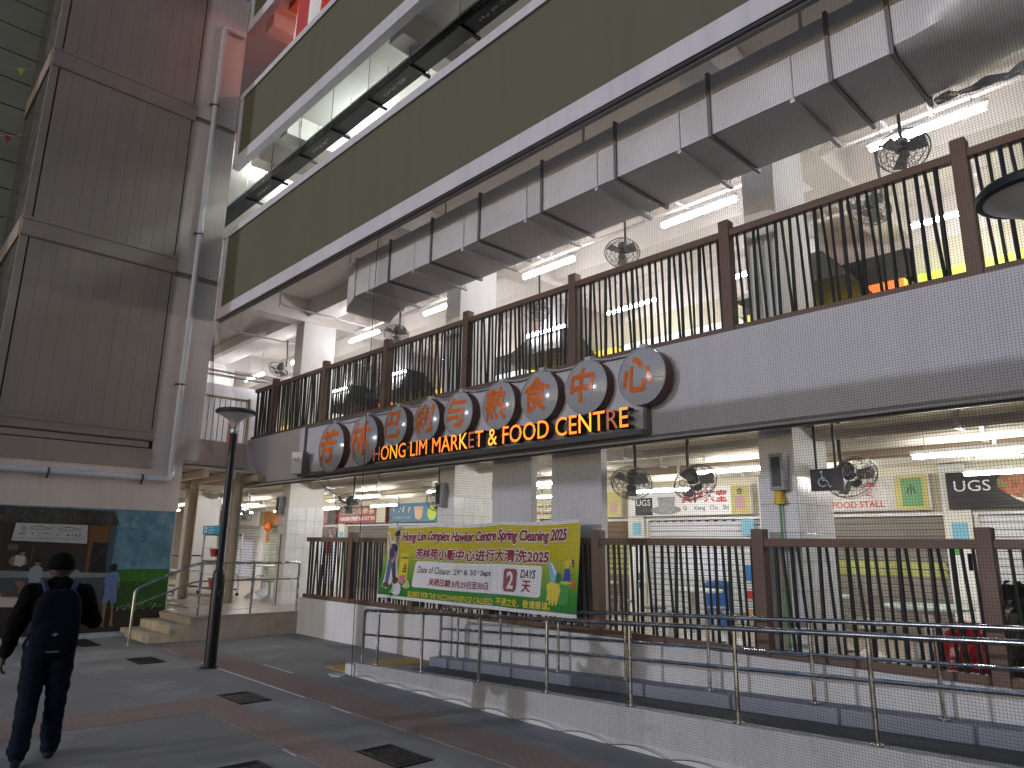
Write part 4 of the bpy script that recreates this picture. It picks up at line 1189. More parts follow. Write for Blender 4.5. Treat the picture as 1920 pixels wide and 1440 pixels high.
bprint("mop_strand", c_grey, [[(0.40, 0.10), (0.50, 0.21), (0.505, 0.205), (0.41, 0.095)], [(0.50, 0.085), (0.55, 0.21), (0.556, 0.208), (0.51, 0.083)], [(0.60, 0.09), (0.60, 0.205), (0.606, 0.205), (0.608, 0.09)]], None, 0.013)
bprint("caution_stand", c_yellow, [[(0.515, 0.735), (0.70, 0.728), (0.78, 0.30), (0.46, 0.29)]], None, 0.005)
bprint("caution_lettering", c_black, [[(0.655, 0.575), (0.72, 0.425), (0.585, 0.425)]], [("CAUTION", 0.535, 0.635, 0.16, 0.035, 0.02)], 0.007)
bprint("caution_figure", c_yellow, [[(0.652, 0.545), (0.692, 0.445), (0.612, 0.445)]], None, 0.009)
bprint("caution_figure", c_black, [ell(0.652, 0.515, 0.011, 0.011, 8), [(0.632, 0.50), (0.66, 0.495), (0.675, 0.455), (0.66, 0.455), (0.65, 0.475), (0.625, 0.46), (0.62, 0.465), (0.645, 0.482)]], None, 0.011)
bprint("pink_bucket", c_pink, [[(0.532, 0.371), (0.731, 0.377), (0.70, 0.25), (0.581, 0.241)]], None, 0.008)
bprint("foam_pile", flat("print_foam", (0.45, 0.50, 0.30)), [[(0.66, 0.20), (0.73, 0.26), (0.80, 0.32), (0.86, 0.27), (0.916, 0.20), (0.80, 0.175)]], None, 0.008)
bprint("green_bucket", c_green, [[(4.07, 0.40), (4.28, 0.405), (4.235, 0.145), (4.065, 0.145)]], None, 0.008)
bprint("bucket_rim", c_lime, [ell(4.175, 0.405, 0.107, 0.022)], None, 0.010)
bprint("scrub_brush", c_cyan, [[(3.86, 0.637), (3.88, 0.66), (3.921, 0.66), (4.013, 0.54), (4.01, 0.48), (3.975, 0.404), (3.92, 0.411)]], None, 0.006)
bprint("scrub_bristle", c_white, [[(3.90, 0.645), (3.925, 0.65), (4.01, 0.535), (4.005, 0.50), (3.985, 0.50)]], None, 0.008)
bprint("sponge", flat("print_dark_green", (0.03, 0.16, 0.05)), [ell(4.045, 0.46, 0.055, 0.07)], None, 0.006)
bprint("spray_bottle", flat("print_bright_blue", (0.05, 0.06, 0.42)), [[(4.167, 0.576), (4.225, 0.585), (4.255, 0.50), (4.251, 0.40), (4.105, 0.395), (4.14, 0.48)]], None, 0.007)
bprint("spray_head", c_yellow, [[(4.135, 0.665), (4.255, 0.695), (4.29, 0.66), (4.25, 0.635), (4.224, 0.577), (4.165, 0.584)]], None, 0.009)
bprint("spray_trigger", b_navy, [[(4.25, 0.69), (4.31, 0.685), (4.315, 0.60), (4.295, 0.58), (4.29, 0.64), (4.25, 0.65)]], None, 0.008)
bprint("orange_cloth", c_orange, [[(4.252, 0.422), (4.311, 0.473), (4.351, 0.361), (4.248, 0.325)]], None, 0.006)
bprint("rubber_glove", c_yellow, [[(3.852, 0.367), (3.914, 0.411), (4.067, 0.391), (4.099, 0.319), (4.065, 0.186), (4.045, 0.13), (4.015, 0.127), (4.005, 0.20), (3.985, 0.12), (3.955, 0.12), (3.95, 0.20), (3.935, 0.128), (3.91, 0.13), (3.90, 0.20), (3.88, 0.17), (3.865, 0.19), (3.87, 0.28)]], None, 0.012)
# ties
m = MB()
for u in (0.0, 1.32, 2.64, 4.4):
    p = bpt(u, BH-0.01)
    m.tube([p, V((p.x+rnd.uniform(-0.03, 0.03), 7.14, p.z+(0.12 if u in (0.0, 4.4) else -0.06))), ], 0.006, 4)
for u in (0.0, 4.4):
    p = bpt(u, 0.02); m.tube([p, V((p.x+0.02, 7.14, 0.78))], 0.006, 4)
m.build("tie", c_white, BN)
m = MB()
for u in [0.02+0.4*i for i in range(12)]:
    if u > 4.39: u = 4.38
    p = bpt(u, BH-0.022, 0.004); m.lathe([(0.012, 0), (0.006, 0.002)], p, (0, -1, 0), 8)
m.build("eyelet", galv_dark, BN)

# ================================================================== NETTING
def strands(m, paths, r):
    for p in paths: m.tube(p, r, 3, caps=False)
net = MB()
cell = 0.0205; nr = 0.00105
def netp(x, z):
    s_ = 0.035*math.sin(x*0.9+0.4)*math.sin((z-0.1)*0.5)+0.012*math.sin(x*3.1+z*1.3)
    return V((x+0.010*math.sin(z*2.3+x*1.1), 5.43+s_*0.7, z+0.014*math.sin(x*1.7+z)))
def zlow(x):
    a = (x+8.75)/0.62; fr = a-math.floor(a)
    return 0.012+0.060*(1-4*(fr-0.5)**2)**1.0*0.8
x = -8.75
paths = []
while x < 1.6:
    z0 = zlow(x); n = 16
    paths.append([netp(x, z0+(6.46-z0)*i/n) if i > 0 else V((x, 5.45, z0)) for i in range(n+1)])
    x += cell
z = 0.11
while z < 6.46:
    n = 44
    paths.append([netp(-8.75+10.35*i/n, z) for i in range(n+1)])
    z += cell
strands(net, paths, nr)
# scalloped lower rope
net.tube([V((-8.75+10.35*i/170, 5.445, zlow(-8.75+10.35*i/170))) for i in range(171)], 0.003, 4)
# left part drawn in to the foot of the fascia
paths = []
def netl(x, t_):
    return V((x+0.02*math.sin(t_*5+x), 5.44+1.33*t_**1.15+0.05*math.sin(PI*t_), 6.46+(3.02-6.46)*t_+0.03*math.sin(x*1.3)*math.sin(PI*t_)))
x = -15.3
while x < -8.75:
    paths.append([netl(x, i/12) for i in range(13)]); x += cell
t_ = 0.0
while t_ <= 1.0:
    paths.append([netl(-15.3+6.55*i/40, t_) for i in range(41)]); t_ += cell/3.75
# side wedge along the tower corner
for i in range(22):
    f_ = i/21
    paths.append([V((-15.33-0.55*f_*k/8, 5.44+0.5*f_*k/8, 6.46-2.6*k/8-0.3*f_)) for k in range(9)])
for k in range(1, 60):
    kk = k/60
    paths.append([V((-15.33-0.55*f_*kk, 5.44+0.5*f_*kk, 6.46-2.6*kk-0.3*f_)) for f_ in (0, 0.5, 1.0)])
strands(net, paths, 0.0009)
net.build("bird_net", net_mat, None, kind="stuff")
RP = thing("net_rope", "thin dark rope hanging from the parapet to the ramp end", "rope", (-8.77, 5.44, 0))
MB().tube([netp(-8.77, 0.02+6.44*i/20)+V((0, -0.02, 0)) for i in range(21)], 0.006, 5).build("rope", net_mat, RP)
# ================================================================== CEILING LIGHTS
tube2 = EM("tube_light_upper", (1.0, 0.97, 0.98), 70)
tube1 = EM("tube_light_ground", (1.0, 0.97, 0.91), 98)
s_yel = flat("sign_muted_yellow", (0.46, 0.41, 0.12)); s_grn = flat("sign_muted_green", (0.11, 0.29, 0.12)); s_pnk = flat("sign_muted_pink", (0.45, 0.25, 0.27)); s_red = flat("sign_muted_red", (0.27, 0.035, 0.03)); s_tea = flat("sign_muted_blue", (0.05, 0.17, 0.28))
tube3 = EM("tube_light_third", (0.88, 1.0, 0.95), 180)
tubeR = EM("tube_light_red", (1.0, 0.16, 0.08), 110)
lamp_body = M("lamp_body", (0.6, 0.6, 0.6), 0.5, var=0.03)
def tube_light(cx, cy, z, label, mat, w=0.05, L=1.22, group="tube lights under the hall ceilings", top=None):
    t = thing("ceiling_light", label, "tube light", (cx, cy, z), group)
    MB().box(cx-L/2-0.03, cx+L/2+0.03, cy-w*0.28, cy+w*0.28, z+w*0.5, z+w*0.5+0.05).build("housing", lamp_body, t)
    MB().tube([(cx-L/2, cy, z), (cx+L/2, cy, z)], w/2, 8).build("tube", mat, t)
    m = MB()
    for s in (-1, 1):
        m.tube([(cx+s*L*0.4, cy, z+w*0.5+0.05), (cx+s*L*0.4, cy, top)], 0.007, 5)
    m.build("hanger", lamp_body, t)
    return t
rowlab = ["first from the right", "second from the right", "third from the right", "fourth from the right", "fifth from the right", "sixth from the right", "seventh from the right", "eighth from the right", "ninth from the right"]
for i in range(8):
    tube_light(-2.08-3.05*i, 8.56, 6.6, "upper hall front row tube light, %s" % rowlab[i], tube2, 0.085, top=7.5)
for i, x in enumerate((-2.45, -5.55, -8.4, -10.85, -14.0, -17.0, -20.2)):
    tube_light(x, 11.25, 6.6, "upper hall back row tube light behind the railing, %s" % rowlab[i], tube2, 0.07, top=7.5)
for i, x in enumerate((-2.0, -4.75, -7.9, -10.9, -13.9, -17.0, -20.0, -23.2, -26.2)):
    tube_light(x, 8.6, 2.78, "ground hall front row tube light, %s" % rowlab[i], tube1, 0.045, top=3.66)
for i, x in enumerate((-2.1, -4.9, -7.5, -10.6, -13.6, -16.6, -19.6, -22.6, -25.6)):
    tube_light(x, 10.9, 2.78, "ground hall back row tube light over the stall signs, %s" % rowlab[i], tube1, 0.045, top=3.66)
for i, (x, y) in enumerate(((-12.6, 7.6), (-11.0, 8.6), (-12.4, 9.8), (-17.4, 8.2), (-16.4, 6.9))):
    tube_light(x, y, 10.98, "third storey tube light above the cable tray, %s" % rowlab[i], tube3, 0.06, top=11.2)
tube_light(-13.8, 8.2, 13.6, "fourth storey red glowing tube light near the flag", tubeR, 0.06, top=14.9)
tube_light(-11.0, 9.2, 14.4, "fourth storey tube light behind the red wall", tube3, 0.05, top=14.9)

# fourth storey: salmon wall and flag
SW = thing("salmon_wall", "salmon painted wall lit red behind the top parapet", "wall", (-13, 9.5, 12))
MB().box(-15.2, -9.0, 9.6, 9.75, 11.42, 14.9).box(-14.9, -9.0, 6.2, 9.6, 14.70, 14.88).build("wall", c_salmon, SW)
FLG = thing("national_flag", "red and white flag hanging at the top parapet", "flag", (-12.9, 5.7, 12.2))
m = MB(); nx, nz2 = 14, 8
for j in range(nz2+1):
    for i in range(nx+1):
        u = i/nx; v = j/nz2
        m.v.append((-13.45+1.15*u+0.1*v, 5.72+0.09*math.sin(u*13+v)*(1-0.2*v), 12.05+1.75*v))
for j in range(nz2):
    for i in range(nx):
        a = j*(nx+1)+i; m.f.append((a, a+1, a+nx+2, a+nx+1)); m.m.append(0 if 4 <= i < 11 else 1)
m.build("cloth", [c_red, c_white], FLG, smooth=True)
MB().tube([(-13.5, 5.72, 13.82), (-12.1, 5.72, 13.82)], 0.012, 6).build("pole", steel, FLG)

# pipes under the ceilings
def pipe(name, label, pts, r, mat, grp=None):
    t = thing(name, label, "pipe", pts[0], grp)
    MB().tube(pts, r, 8).build("pipe", mat, t, smooth=True)
    n = max(2, int((V(pts[-1])-V(pts[0])).length/2.0))
    for i in range(n):
        p = V(pts[0]).lerp(V(pts[-1]), (i+0.5)/n)
        MB().box(p.x-0.02, p.x+0.02, p.y-r-0.012, p.y+r+0.012, p.z-r-0.012, p.z+r+0.05).build("clamp", galv, t)
pipe("ceiling_pipe", "thick cream pipe along the ground hall ceiling, nearest the facade", [(-30, 8.05, 3.06), (XR, 8.05, 3.06)], 0.09, ceil1_mat)
pipe("ceiling_pipe", "middle cream pipe along the ground hall ceiling", [(-30, 8.95, 3.02), (XR, 8.95, 3.02)], 0.07, ceil1_mat)
pipe("ceiling_pipe", "brownish pipe along the ground hall ceiling behind the fans", [(-30, 9.4, 2.95), (XR, 9.4, 2.95)], 0.06, M("pipe_brown", (0.26, 0.20, 0.14), 0.6))
pipe("ceiling_pipe", "cream pipe over the stall signs of the ground hall", [(-30, 11.4, 3.1), (XR, 11.4, 3.1)], 0.10, ceil1_mat)
pipe("ceiling_pipe", "thin pipe across the upper hall ceiling behind the duct", [(-20, 8.9, 6.98), (XR, 8.9, 6.98)], 0.03, ceil_mat)
pipe("ceiling_pipe", "second thin pipe across the upper hall ceiling", [(-20, 10.8, 6.95), (XR, 10.8, 6.95)], 0.035, ceil_mat)
for i, x in enumerate((-17.4, -14.6, -11.6, -8.6, -5.6, -2.6)):
    t = thing("sprinkler_pipe", "white bent sprinkler pipe under the upper ceiling, %s" % ["leftmost, above the gallery", "second from left", "third from left", "fourth from left", "fifth from left", "rightmost"][i], "pipe", (x, 6.2, 6.9), "sprinkler pipes under the upper ceiling")
    MB().tube([(x, 6.55, 7.5), (x, 6.55, 7.05), (x, 6.65, 6.98), (x+0.05, 9.4, 6.98)], 0.022, 8).build("pipe", pipe_white, t, smooth=True)
    MB().lathe([(0.012, 0), (0.03, -0.04), (0.012, -0.08), (0.03, -0.10), (0, -0.10)], (x, 6.55, 7.02), EZ, 8).build("sprinkler_head", c_red if i == 3 else galv, t)

# ================================================================== FANS
def fan_proto(loc, label, tilt=0.35):
    t = thing("wall_fan", label, "fan", loc, "electric fans hung in the halls")
    x, y, z = loc
    ax = V((0, -math.cos(tilt), -math.sin(tilt)))
    c = V(loc)
    MB().tube([(x+0.02, y+0.12, z+0.75), (x+0.02, y+0.16, z+0.25), (x+0.02, y+0.14, z+0.02), c+V((0, 0.06, 0.0))], 0.02, 6).build("bracket", dark_grey, t, smooth=True)
    MB().lathe([(0.0, -0.10), (0.06, -0.10), (0.085, -0.05), (0.085, 0.06), (0.05, 0.10), (0, 0.10)], c, ax, 14).build("motor", M("fan_motor", (0.06, 0.075, 0.08), 0.4, 0.2) if "fan_motor" not in bpy.data.materials else bpy.data.materials["fan_motor"], t, smooth=True)
    e1 = V((1, 0, 0)); e2 = ax.cross(e1).normalized()
    m = MB()
    for (r, h) in ((0.27, 0.13), (0.24, 0.19), (0.18, 0.215), (0.11, 0.225), (0.24, 0.07), (0.18, 0.045)):
        m.tube([c+ax*h+(e1*math.cos(a)+e2*math.sin(a))*r for a in [2*PI*i/24 for i in range(24)]], 0.0045 if r < 0.27 else 0.008, 4, closed=True)
    for i in range(20):
        a = 2*PI*i/20; d = e1*math.cos(a)+e2*math.sin(a)
        m.tube([c+ax*0.225+d*0.05, c+ax*0.205+d*0.20, c+ax*0.13+d*0.27, c+ax*0.05+d*0.20, c+ax*0.03+d*0.09], 0.003, 3, caps=False)
    m.lathe([(0.0, 0.228), (0.055, 0.228), (0.055, 0.22)], c, ax, 12)
    m.build("cage", galv_dark, t)
    m = MB()
    for i in range(3):
        a = 2*PI*i/3+0.3; d = e1*math.cos(a)+e2*math.sin(a); s_ = ax.cross(d)
        pts = []
        for r in (0.05, 0.12, 0.19, 0.235):
            w = 0.05+0.05*(r/0.235); pts.append((c+ax*(0.12+0.02)+d*r-s_*w*0.6, c+ax*(0.12-0.02)+d*r+s_*w))
        b0 = len(m.v)
        for p, q in pts: m.v += [tuple(p), tuple(q)]
        for k in range(3): m.f.append((b0+2*k, b0+2*k+1, b0+2*k+3, b0+2*k+2)); m.m.append(0)
    m.build("blade", M("fan_blade", (0.26, 0.27, 0.28), 0.4) if "fan_blade" not in bpy.data.materials else bpy.data.materials["fan_blade"], t, smooth=True)
    return t
f0 = fan_proto((-5.80, 7.72, 2.68), "wire cage fan hung over the tea stall sign, left of the pair", 0.75)
f0.rotation_euler = (0, 0, 0.5)
f1 = fan_proto((-6.28, 8.25, 6.30), "upper hall fan left of the second tube light", 1.0)
f1.rotation_euler = (0, 0, 0.5)
for loc, rz_, lab in (((-4.88, 7.72, 2.64), 1.0, "fan hung over the tea stall sign, right of the pair"),
                      ((-3.12, 8.05, 2.62), 0.9, "fan hung beside the black wheelchair sign"),
                      ((-13.05, 7.75, 2.62), 0.7, "fan hung left of the red pork rib soup sign"),
                      ((-9.95, 7.70, 2.62), 1.2, "fan hung over the blue drinks sign, left of the pair"),
                      ((-9.75, 8.6, 2.62), -0.3, "fan hung over the blue drinks sign, right of the pair"),
                      ((-20.2, 8.6, 2.62), 0.6, "fan hung in the ground hall behind the cream steel posts"),
                      ((-2.22, 8.12, 6.25), 0.4, "upper hall fan beside the rightmost tube light"),
                      ((-2.86, 8.95, 6.10), -0.4, "upper hall fan behind the bars at the right"),
                      ((-12.4, 8.25, 6.28), 0.8, "upper hall fan under the left end of the duct"),
                      ((-17.2, 7.9, 6.25), 0.2, "upper hall fan above the white gallery balustrade"),
                      ((-9.1, 9.2, 6.28), 0.5, "upper hall fan right of the middle column")):
    place_copy(f1 if loc[2] > 4 else f0, loc, rz_, lab)

# ================================================================== STALLS
def shutter(m, x0, x1, y, z0, z1, pitch=0.105):
    n = int((z1-z0)/pitch)
    for i in range(n):
        za = z0+(z1-z0)*i/n; zb2 = z0+(z1-z0)*(i+1)/n; zm = za+(zb2-za)*0.72; zg = zb2-(zb2-za)*0.13
        m.add([(x0, y, za), (x1, y, za), (x1, y-0.032, zm), (x0, y-0.032, zm), (x1, y, zg), (x0, y, zg), (x1, y, zb2), (x0, y, zb2)], [(0, 1, 2, 3), (3, 2, 4, 5)])
        m.f.append(tuple(len(m.v)-8+k for k in (5, 4, 6, 7))); m.m.append(1)
slat_shade_mat = M("shutter_slat_shade", (0.10, 0.095, 0.09), 0.6, var=0.1)  # shade between slats painted as a dark strip on each one
def edges(k): return -0.43-3.02*k
YS = 12.5
def stall(k, label, smat, sign, pier=0.38, sz=(2.40, 2.95), ytop=2.32):
    x1, x0 = edges(k), edges(k+1)
    t = thing("hawker_stall", label, "food stall", ((x0+x1)/2, YS, 0.42), "shuttered stalls of the ground hall")
    MB().rbox(x0, x0+pier, YS-0.06, YS+0.3, 0.40, 3.1, 0.01).build("stall_pier", stall_wall, t)
    MB().box(x0+pier, x1-0.003, YS, YS+0.3, ytop+0.06, 3.4).build("header", cream_sign, t)
    m = MB(); shutter(m, x0+pier, x1-0.003, YS+0.06, 0.41, ytop)
    m.build("roller_shutter", [smat, slat_shade_mat], t)
    MB().box(x0+pier, x1-0.003, YS-0.005, YS+0.05, ytop, ytop+0.055).build("shutter_rail", galv, t)
    MB().rbox(x0+pier+0.02, x0+pier+0.07, YS-0.02, YS+0.05, 0.41, ytop, 0.005).build("guide_rail", stall_wall, t)
    sb = MB().rbox(x0+0.12, x1-0.10, YS-0.16, YS-0.062, sz[0], sz[1], 0.008).build("signboard", sign[0], t)
    return t, sb, x0, x1
def sgn(sb, mat, items, x0, y=YS-0.1645):
    m = MB()
    for s_, dx, z, w, h, bo in items: text_on(m, s_, (x0+dx, y, z), EX, EZ, w=w, h=h, bold=bo)
    m.build("lettering", mat, sb)
def sbox(sb, name, mat, x0, x1, z0, z1, y=YS-0.1625):
    return MB().box(x0, x1, y, y+0.01, z0, z1).build(name, mat, sb)
def poster(t, x, z, w, h, mat, name="notice"):
    return MB().box(x, x+w, YS-0.066, YS-0.058, z, z+h).build(name, mat, t)
food_mat = M("food_print", (0.33, 0.10, 0.05), 0.5, var=0.85, scale=16.0, dirt=((0.10, 0.24, 0.05), 14.0, 0.52, 0.60))
meat_mat = M("hanging_meat_print", (0.20, 0.06, 0.06), 0.5, var=0.7, scale=9.0, dirt=((0.5, 0.42, 0.4), 7.0, 0.55, 0.65))
# k=0 black food sign
t, sb, x0, x1 = stall(0, "stall with black food plate sign at the right edge", shutter_white, (c_black,))
sbox(sb, "sign_panel", c_darkred, x0+1.55, x1-0.10, 2.405, 2.945)
def disc_print(name, mat, cx, cz, rx, rz_, lift):
    return MB().prism([(cx+rx*math.cos(2*PI*i/28), max(2.41, min(2.94, cz+rz_*math.sin(2*PI*i/28)))) for i in range(28)], (0, YS-0.1625-lift, 0), EX, EZ, 0.002).build(name, mat, sb)
disc_print("plate_picture", cream_sign, x0+1.50, 2.70, 0.62, 0.30, 0.003)
disc_print("food_picture", food_mat, x0+1.36, 2.76, 0.58, 0.26, 0.006)
sgn(sb, c_white, [("UGS", 0.22, 2.66, 0.48, 0.16, 0.0)], x0); sgn(sb, c_cyan, [("CUPPE", 1.85, 2.66, 0.62, 0.13, 0.02)], x0, YS-0.178)
poster(t, x0+0.10, 1.9, 0.22, 0.30, c_cyan); poster(t, x0+0.10, 1.72, 0.09, 0.10, c_green); poster(t, x0+0.26, 1.5, 0.06, 0.25, c_navy)
# k=1
t, sb, x0, x1 = stall(1, "stall with grey white sign reading food stall", shutter_grey, (M("sign_grey", (0.48, 0.46, 0.45), 0.5, var=0.25, scale=6),), pier=0.85)
sgn(sb, c_red, [("食", 1.85, 2.60, 0.34, 0.28, 0.03)], x0); sgn(sb, c_red, [("WAN FOOD STALL", 0.98, 2.46, 1.25, 0.10, 0.02)], x0)
sbox(sb, "sign_panel", s_yel, x1-0.62, x1-0.14, 2.41, 2.94); sbox(sb, "sign_panel", s_grn, x1-0.52, x1-0.22, 2.46, 2.90, YS-0.1665); sgn(sb, c_black, [("小", x1-x0-0.45, 2.62, 0.14, 0.18, 0.03)], x0, YS-0.1675)
poster(t, x0+0.16, 0.9, 0.58, 1.36, c_white, "menu_board"); m = MB()
for i, s_ in enumerate((2, 1, 2, 3, 3)): scribble(m, (x0+0.45-0.05*s_, YS-0.0675, 2.05-0.13*i), EX, EZ, 0.1*s_, 0.085, s_, 0.14, 0, 40+i)
m.build("lettering", c_black, t)
poster(t, x0+0.79, 1.25, 0.05, 1.0, c_red, "red_strip")
m = MB(); shutter(m, x0+0.95, x1-0.06, YS+0.04, 1.38, 1.62); m.build("yellow_band", [M("reflected_yellow", (0.42, 0.44, 0.16), 0.5, var=0.15), slat_shade_mat], t)  # yellow-green reflection on the shutter, painted in as coloured slats
# k=2 tea stall
t, sb, x0, x1 = stall(2, "tea stall with white sign, black badge and red characters", shutter_white, (c_white,), pier=0.42)
sbox(sb, "badge", c_black, x0+0.28, x0+0.72, 2.42, 2.78); sgn(sb, c_white, [("UGS", 0.31, 2.62, 0.36, 0.12, 0.0)], x0, YS-0.1640)
disc_print("saucer_picture", c_grey, x0+1.05, 2.52, 0.36, 0.09, 0.003)
MB().prism([(x0+0.85, 2.78), (x0+0.90, 2.50), (x0+1.02, 2.44), (x0+1.18, 2.46), (x0+1.26, 2.55), (x0+1.28, 2.78)], (0, YS-0.168, 0), EX, EZ, 0.002).build("cup_picture", M("cup_print", (0.30, 0.30, 0.33), 0.5, var=0.5, scale=12), sb)
sgn(sb, c_red, [("其祥茶室", 1.42, 2.64, 1.02, 0.24, 0.03)], x0); sgn(sb, c_black, [("Qi", 1.46, 2.50, 0.09, 0.085, 0.01), ("Xiang", 1.70, 2.48, 0.26, 0.10, 0.01), ("Cha", 2.06, 2.50, 0.18, 0.085, 0.01), ("Shi", 2.34, 2.50, 0.12, 0.085, 0.01)], x0)
sbox(sb, "sign_panel", s_yel, x1-0.50, x1-0.12, 2.41, 2.94); sbox(sb, "sign_panel", s_pnk, x1-0.42, x1-0.22, 2.50, 2.74, YS-0.1665); sgn(sb, c_black, [("合", x1-x0-0.38, 2.77, 0.13, 0.13, 0.03)], x0, YS-0.1665)
poster(t, x0+0.14, 2.02, 0.20, 0.26, c_cyan); poster(t, x0+0.08, 1.78, 0.10, 0.12, c_green); poster(t, x0+0.20, 1.1, 0.16, 0.15, c_blue); poster(t, x0+0.26, 0.95, 0.12, 0.12, c_navy)
m = MB()
for i in range(12): m.box(x0+0.52+0.19*i, x0+0.60+0.19*i, YS-0.012, YS-0.004, 2.285, 2.305)
m.build("hook", c_black, t)
poster(t, x1-0.36, 2.02, 0.24, 0.30, c_cyan); poster(t, x1-0.35, 1.20, 0.22, 0.28, c_blue); poster(t, x1-0.35, 0.88, 0.24, 0.14, c_red); poster(t, x1-0.33, 0.5, 0.22, 0.2, c_peach)
# k=3 juice
t, sb, x0, x1 = stall(3, "juice stall with cream sign and brown shutter behind the piers", shutter_brown, (cream_sign,))
sgn(sb, c_black, [("fresh juice", 0.32, 2.64, 0.62, 0.10, 0.01), ("& ice blended", 0.25, 2.50, 0.75, 0.09, 0.01)], x0)
sbox(sb, "sign_panel", s_yel, x1-0.58, x1-0.12, 2.41, 2.94); sbox(sb, "sign_panel", s_pnk, x1-0.40, x1-0.22, 2.48, 2.74, YS-0.1665)
m = MB(); shutter(m, x0+0.5, x1-0.06, YS+0.04, 1.2, 1.85); m.build("yellow_band", [bpy.data.materials["reflected_yellow"], slat_shade_mat], t)
# k=4
t, sb, x0, x1 = stall(4, "stall with dark red sign half hidden behind the middle column", shutter_grey, (c_darkred,))
m = MB(); scribble(m, (x0+0.6, YS-0.1645, 2.6), EX, EZ, 0.9, 0.24, 3, 0.12, 0, 8); m.build("lettering", c_yellow, sb)
# k=5 blue drinks
t, sb, x0, x1 = stall(5, "drinks stall with blue sign and coffee cup picture", shutter_grey, (s_tea,))
m = MB(); scribble(m, (x0+0.3, YS-0.1645, 2.66), EX, EZ, 0.95, 0.2, 4, 0.14, 0, 18); scribble(m, (x0+0.3, YS-0.1645, 2.5), EX, EZ, 0.95, 0.08, 11, 0.18, 0, 19); m.build("lettering", c_white, sb)
MB().prism([(x0+1.40, 2.84), (x0+1.45, 2.52), (x0+1.60, 2.46), (x0+1.78, 2.50), (x0+1.84, 2.84)], (0, YS-0.166, 0), EX, EZ, 0.002).build("cup_picture", c_peach, sb)
MB().lathe([(0.0, 0.004), (0.22, 0.0)], (x0+2.25, YS-0.163, 2.66), (0, -1, 0), 18).build("leaf_picture", c_lime, sb)
poster(t, x0+0.1, 1.9, 0.2, 0.28, c_cyan)
# k=6 red bak kut teh
t, sb, x0, x1 = stall(6, "pork rib soup stall with red sign", shutter_grey, (s_red,))
sgn(sb, cream_sign, [("福建街肉骨茶", 0.24, 2.68, 2.05, 0.20, 0.02)], x0); sgn(sb, c_white, [("HOKKIEN STREET BAK KUT TEH", 0.22, 2.49, 2.1, 0.12, 0.03)], x0); sbox(sb, "sign_panel", cream_sign, x1-0.6, x1-0.11, 2.405, 2.945)
poster(t, x0+0.1, 1.8, 0.22, 0.35, c_cyan)
# k=7 hanging meat pictures
t, sb, x0, x1 = stall(7, "stall with dark sign of hanging meat pictures left of the red sign", shutter_white, (meat_mat,))
sbox(sb, "sign_panel", c_black, x1-0.6, x1-0.12, 2.41, 2.94)
MB().box(x0+1.2, x1-0.2, YS-0.03, YS-0.02, 1.95, 2.3).build("menu_picture", M("menu_print", (0.12, 0.09, 0.09), 0.5, var=0.8, scale=10, dirt=((0.55, 0.5, 0.5), 10, 0.56, 0.64)), t)
poster(t, x1-0.9, 1.4, 0.4, 0.4, c_red)
# k=8 gold sign
t, sb, x0, x1 = stall(8, "stall with gold food sign and pale green shutter beyond the entrance", shutter_green, (M("sign_gold", (0.36, 0.27, 0.12), 0.5, var=0.3, scale=5),))
sbox(sb, "food_picture", food_mat, x0+0.5, x1-0.9, 2.43, 2.92)
poster(t, x1-0.45, 1.95, 0.22, 0.4, c_teal); poster(t, x1-0.5, 1.6, 0.28, 0.3, c_yellow)
RK = thing("red_ornament", "red hanging new year ornament before the pale green shutter", "ornament", (-26.4, 12.2, 2.3))
MB().lathe([(0, 0.30), (0.06, 0.28), (0.16, 0.16), (0.17, 0.08), (0.07, 0.0), (0.03, -0.08), (0.05, -0.45), (0.0, -0.45)], (-26.4, 12.2, 2.2), EZ, 10).build("lantern", c_orange, RK, smooth=True)
t, sb, x0, x1 = stall(9, "stall with white sign at the far left of the ground hall", shutter_white, (c_white,))
m = MB(); scribble(m, (x0+0.5, YS-0.1645, 2.58), EX, EZ, 1.6, 0.25, 4, 0.14, 0, 28); m.build("lettering", c_red, sb)
stall(-1, "stall beyond the right edge of the photo", shutter_white, (cream_sign,))

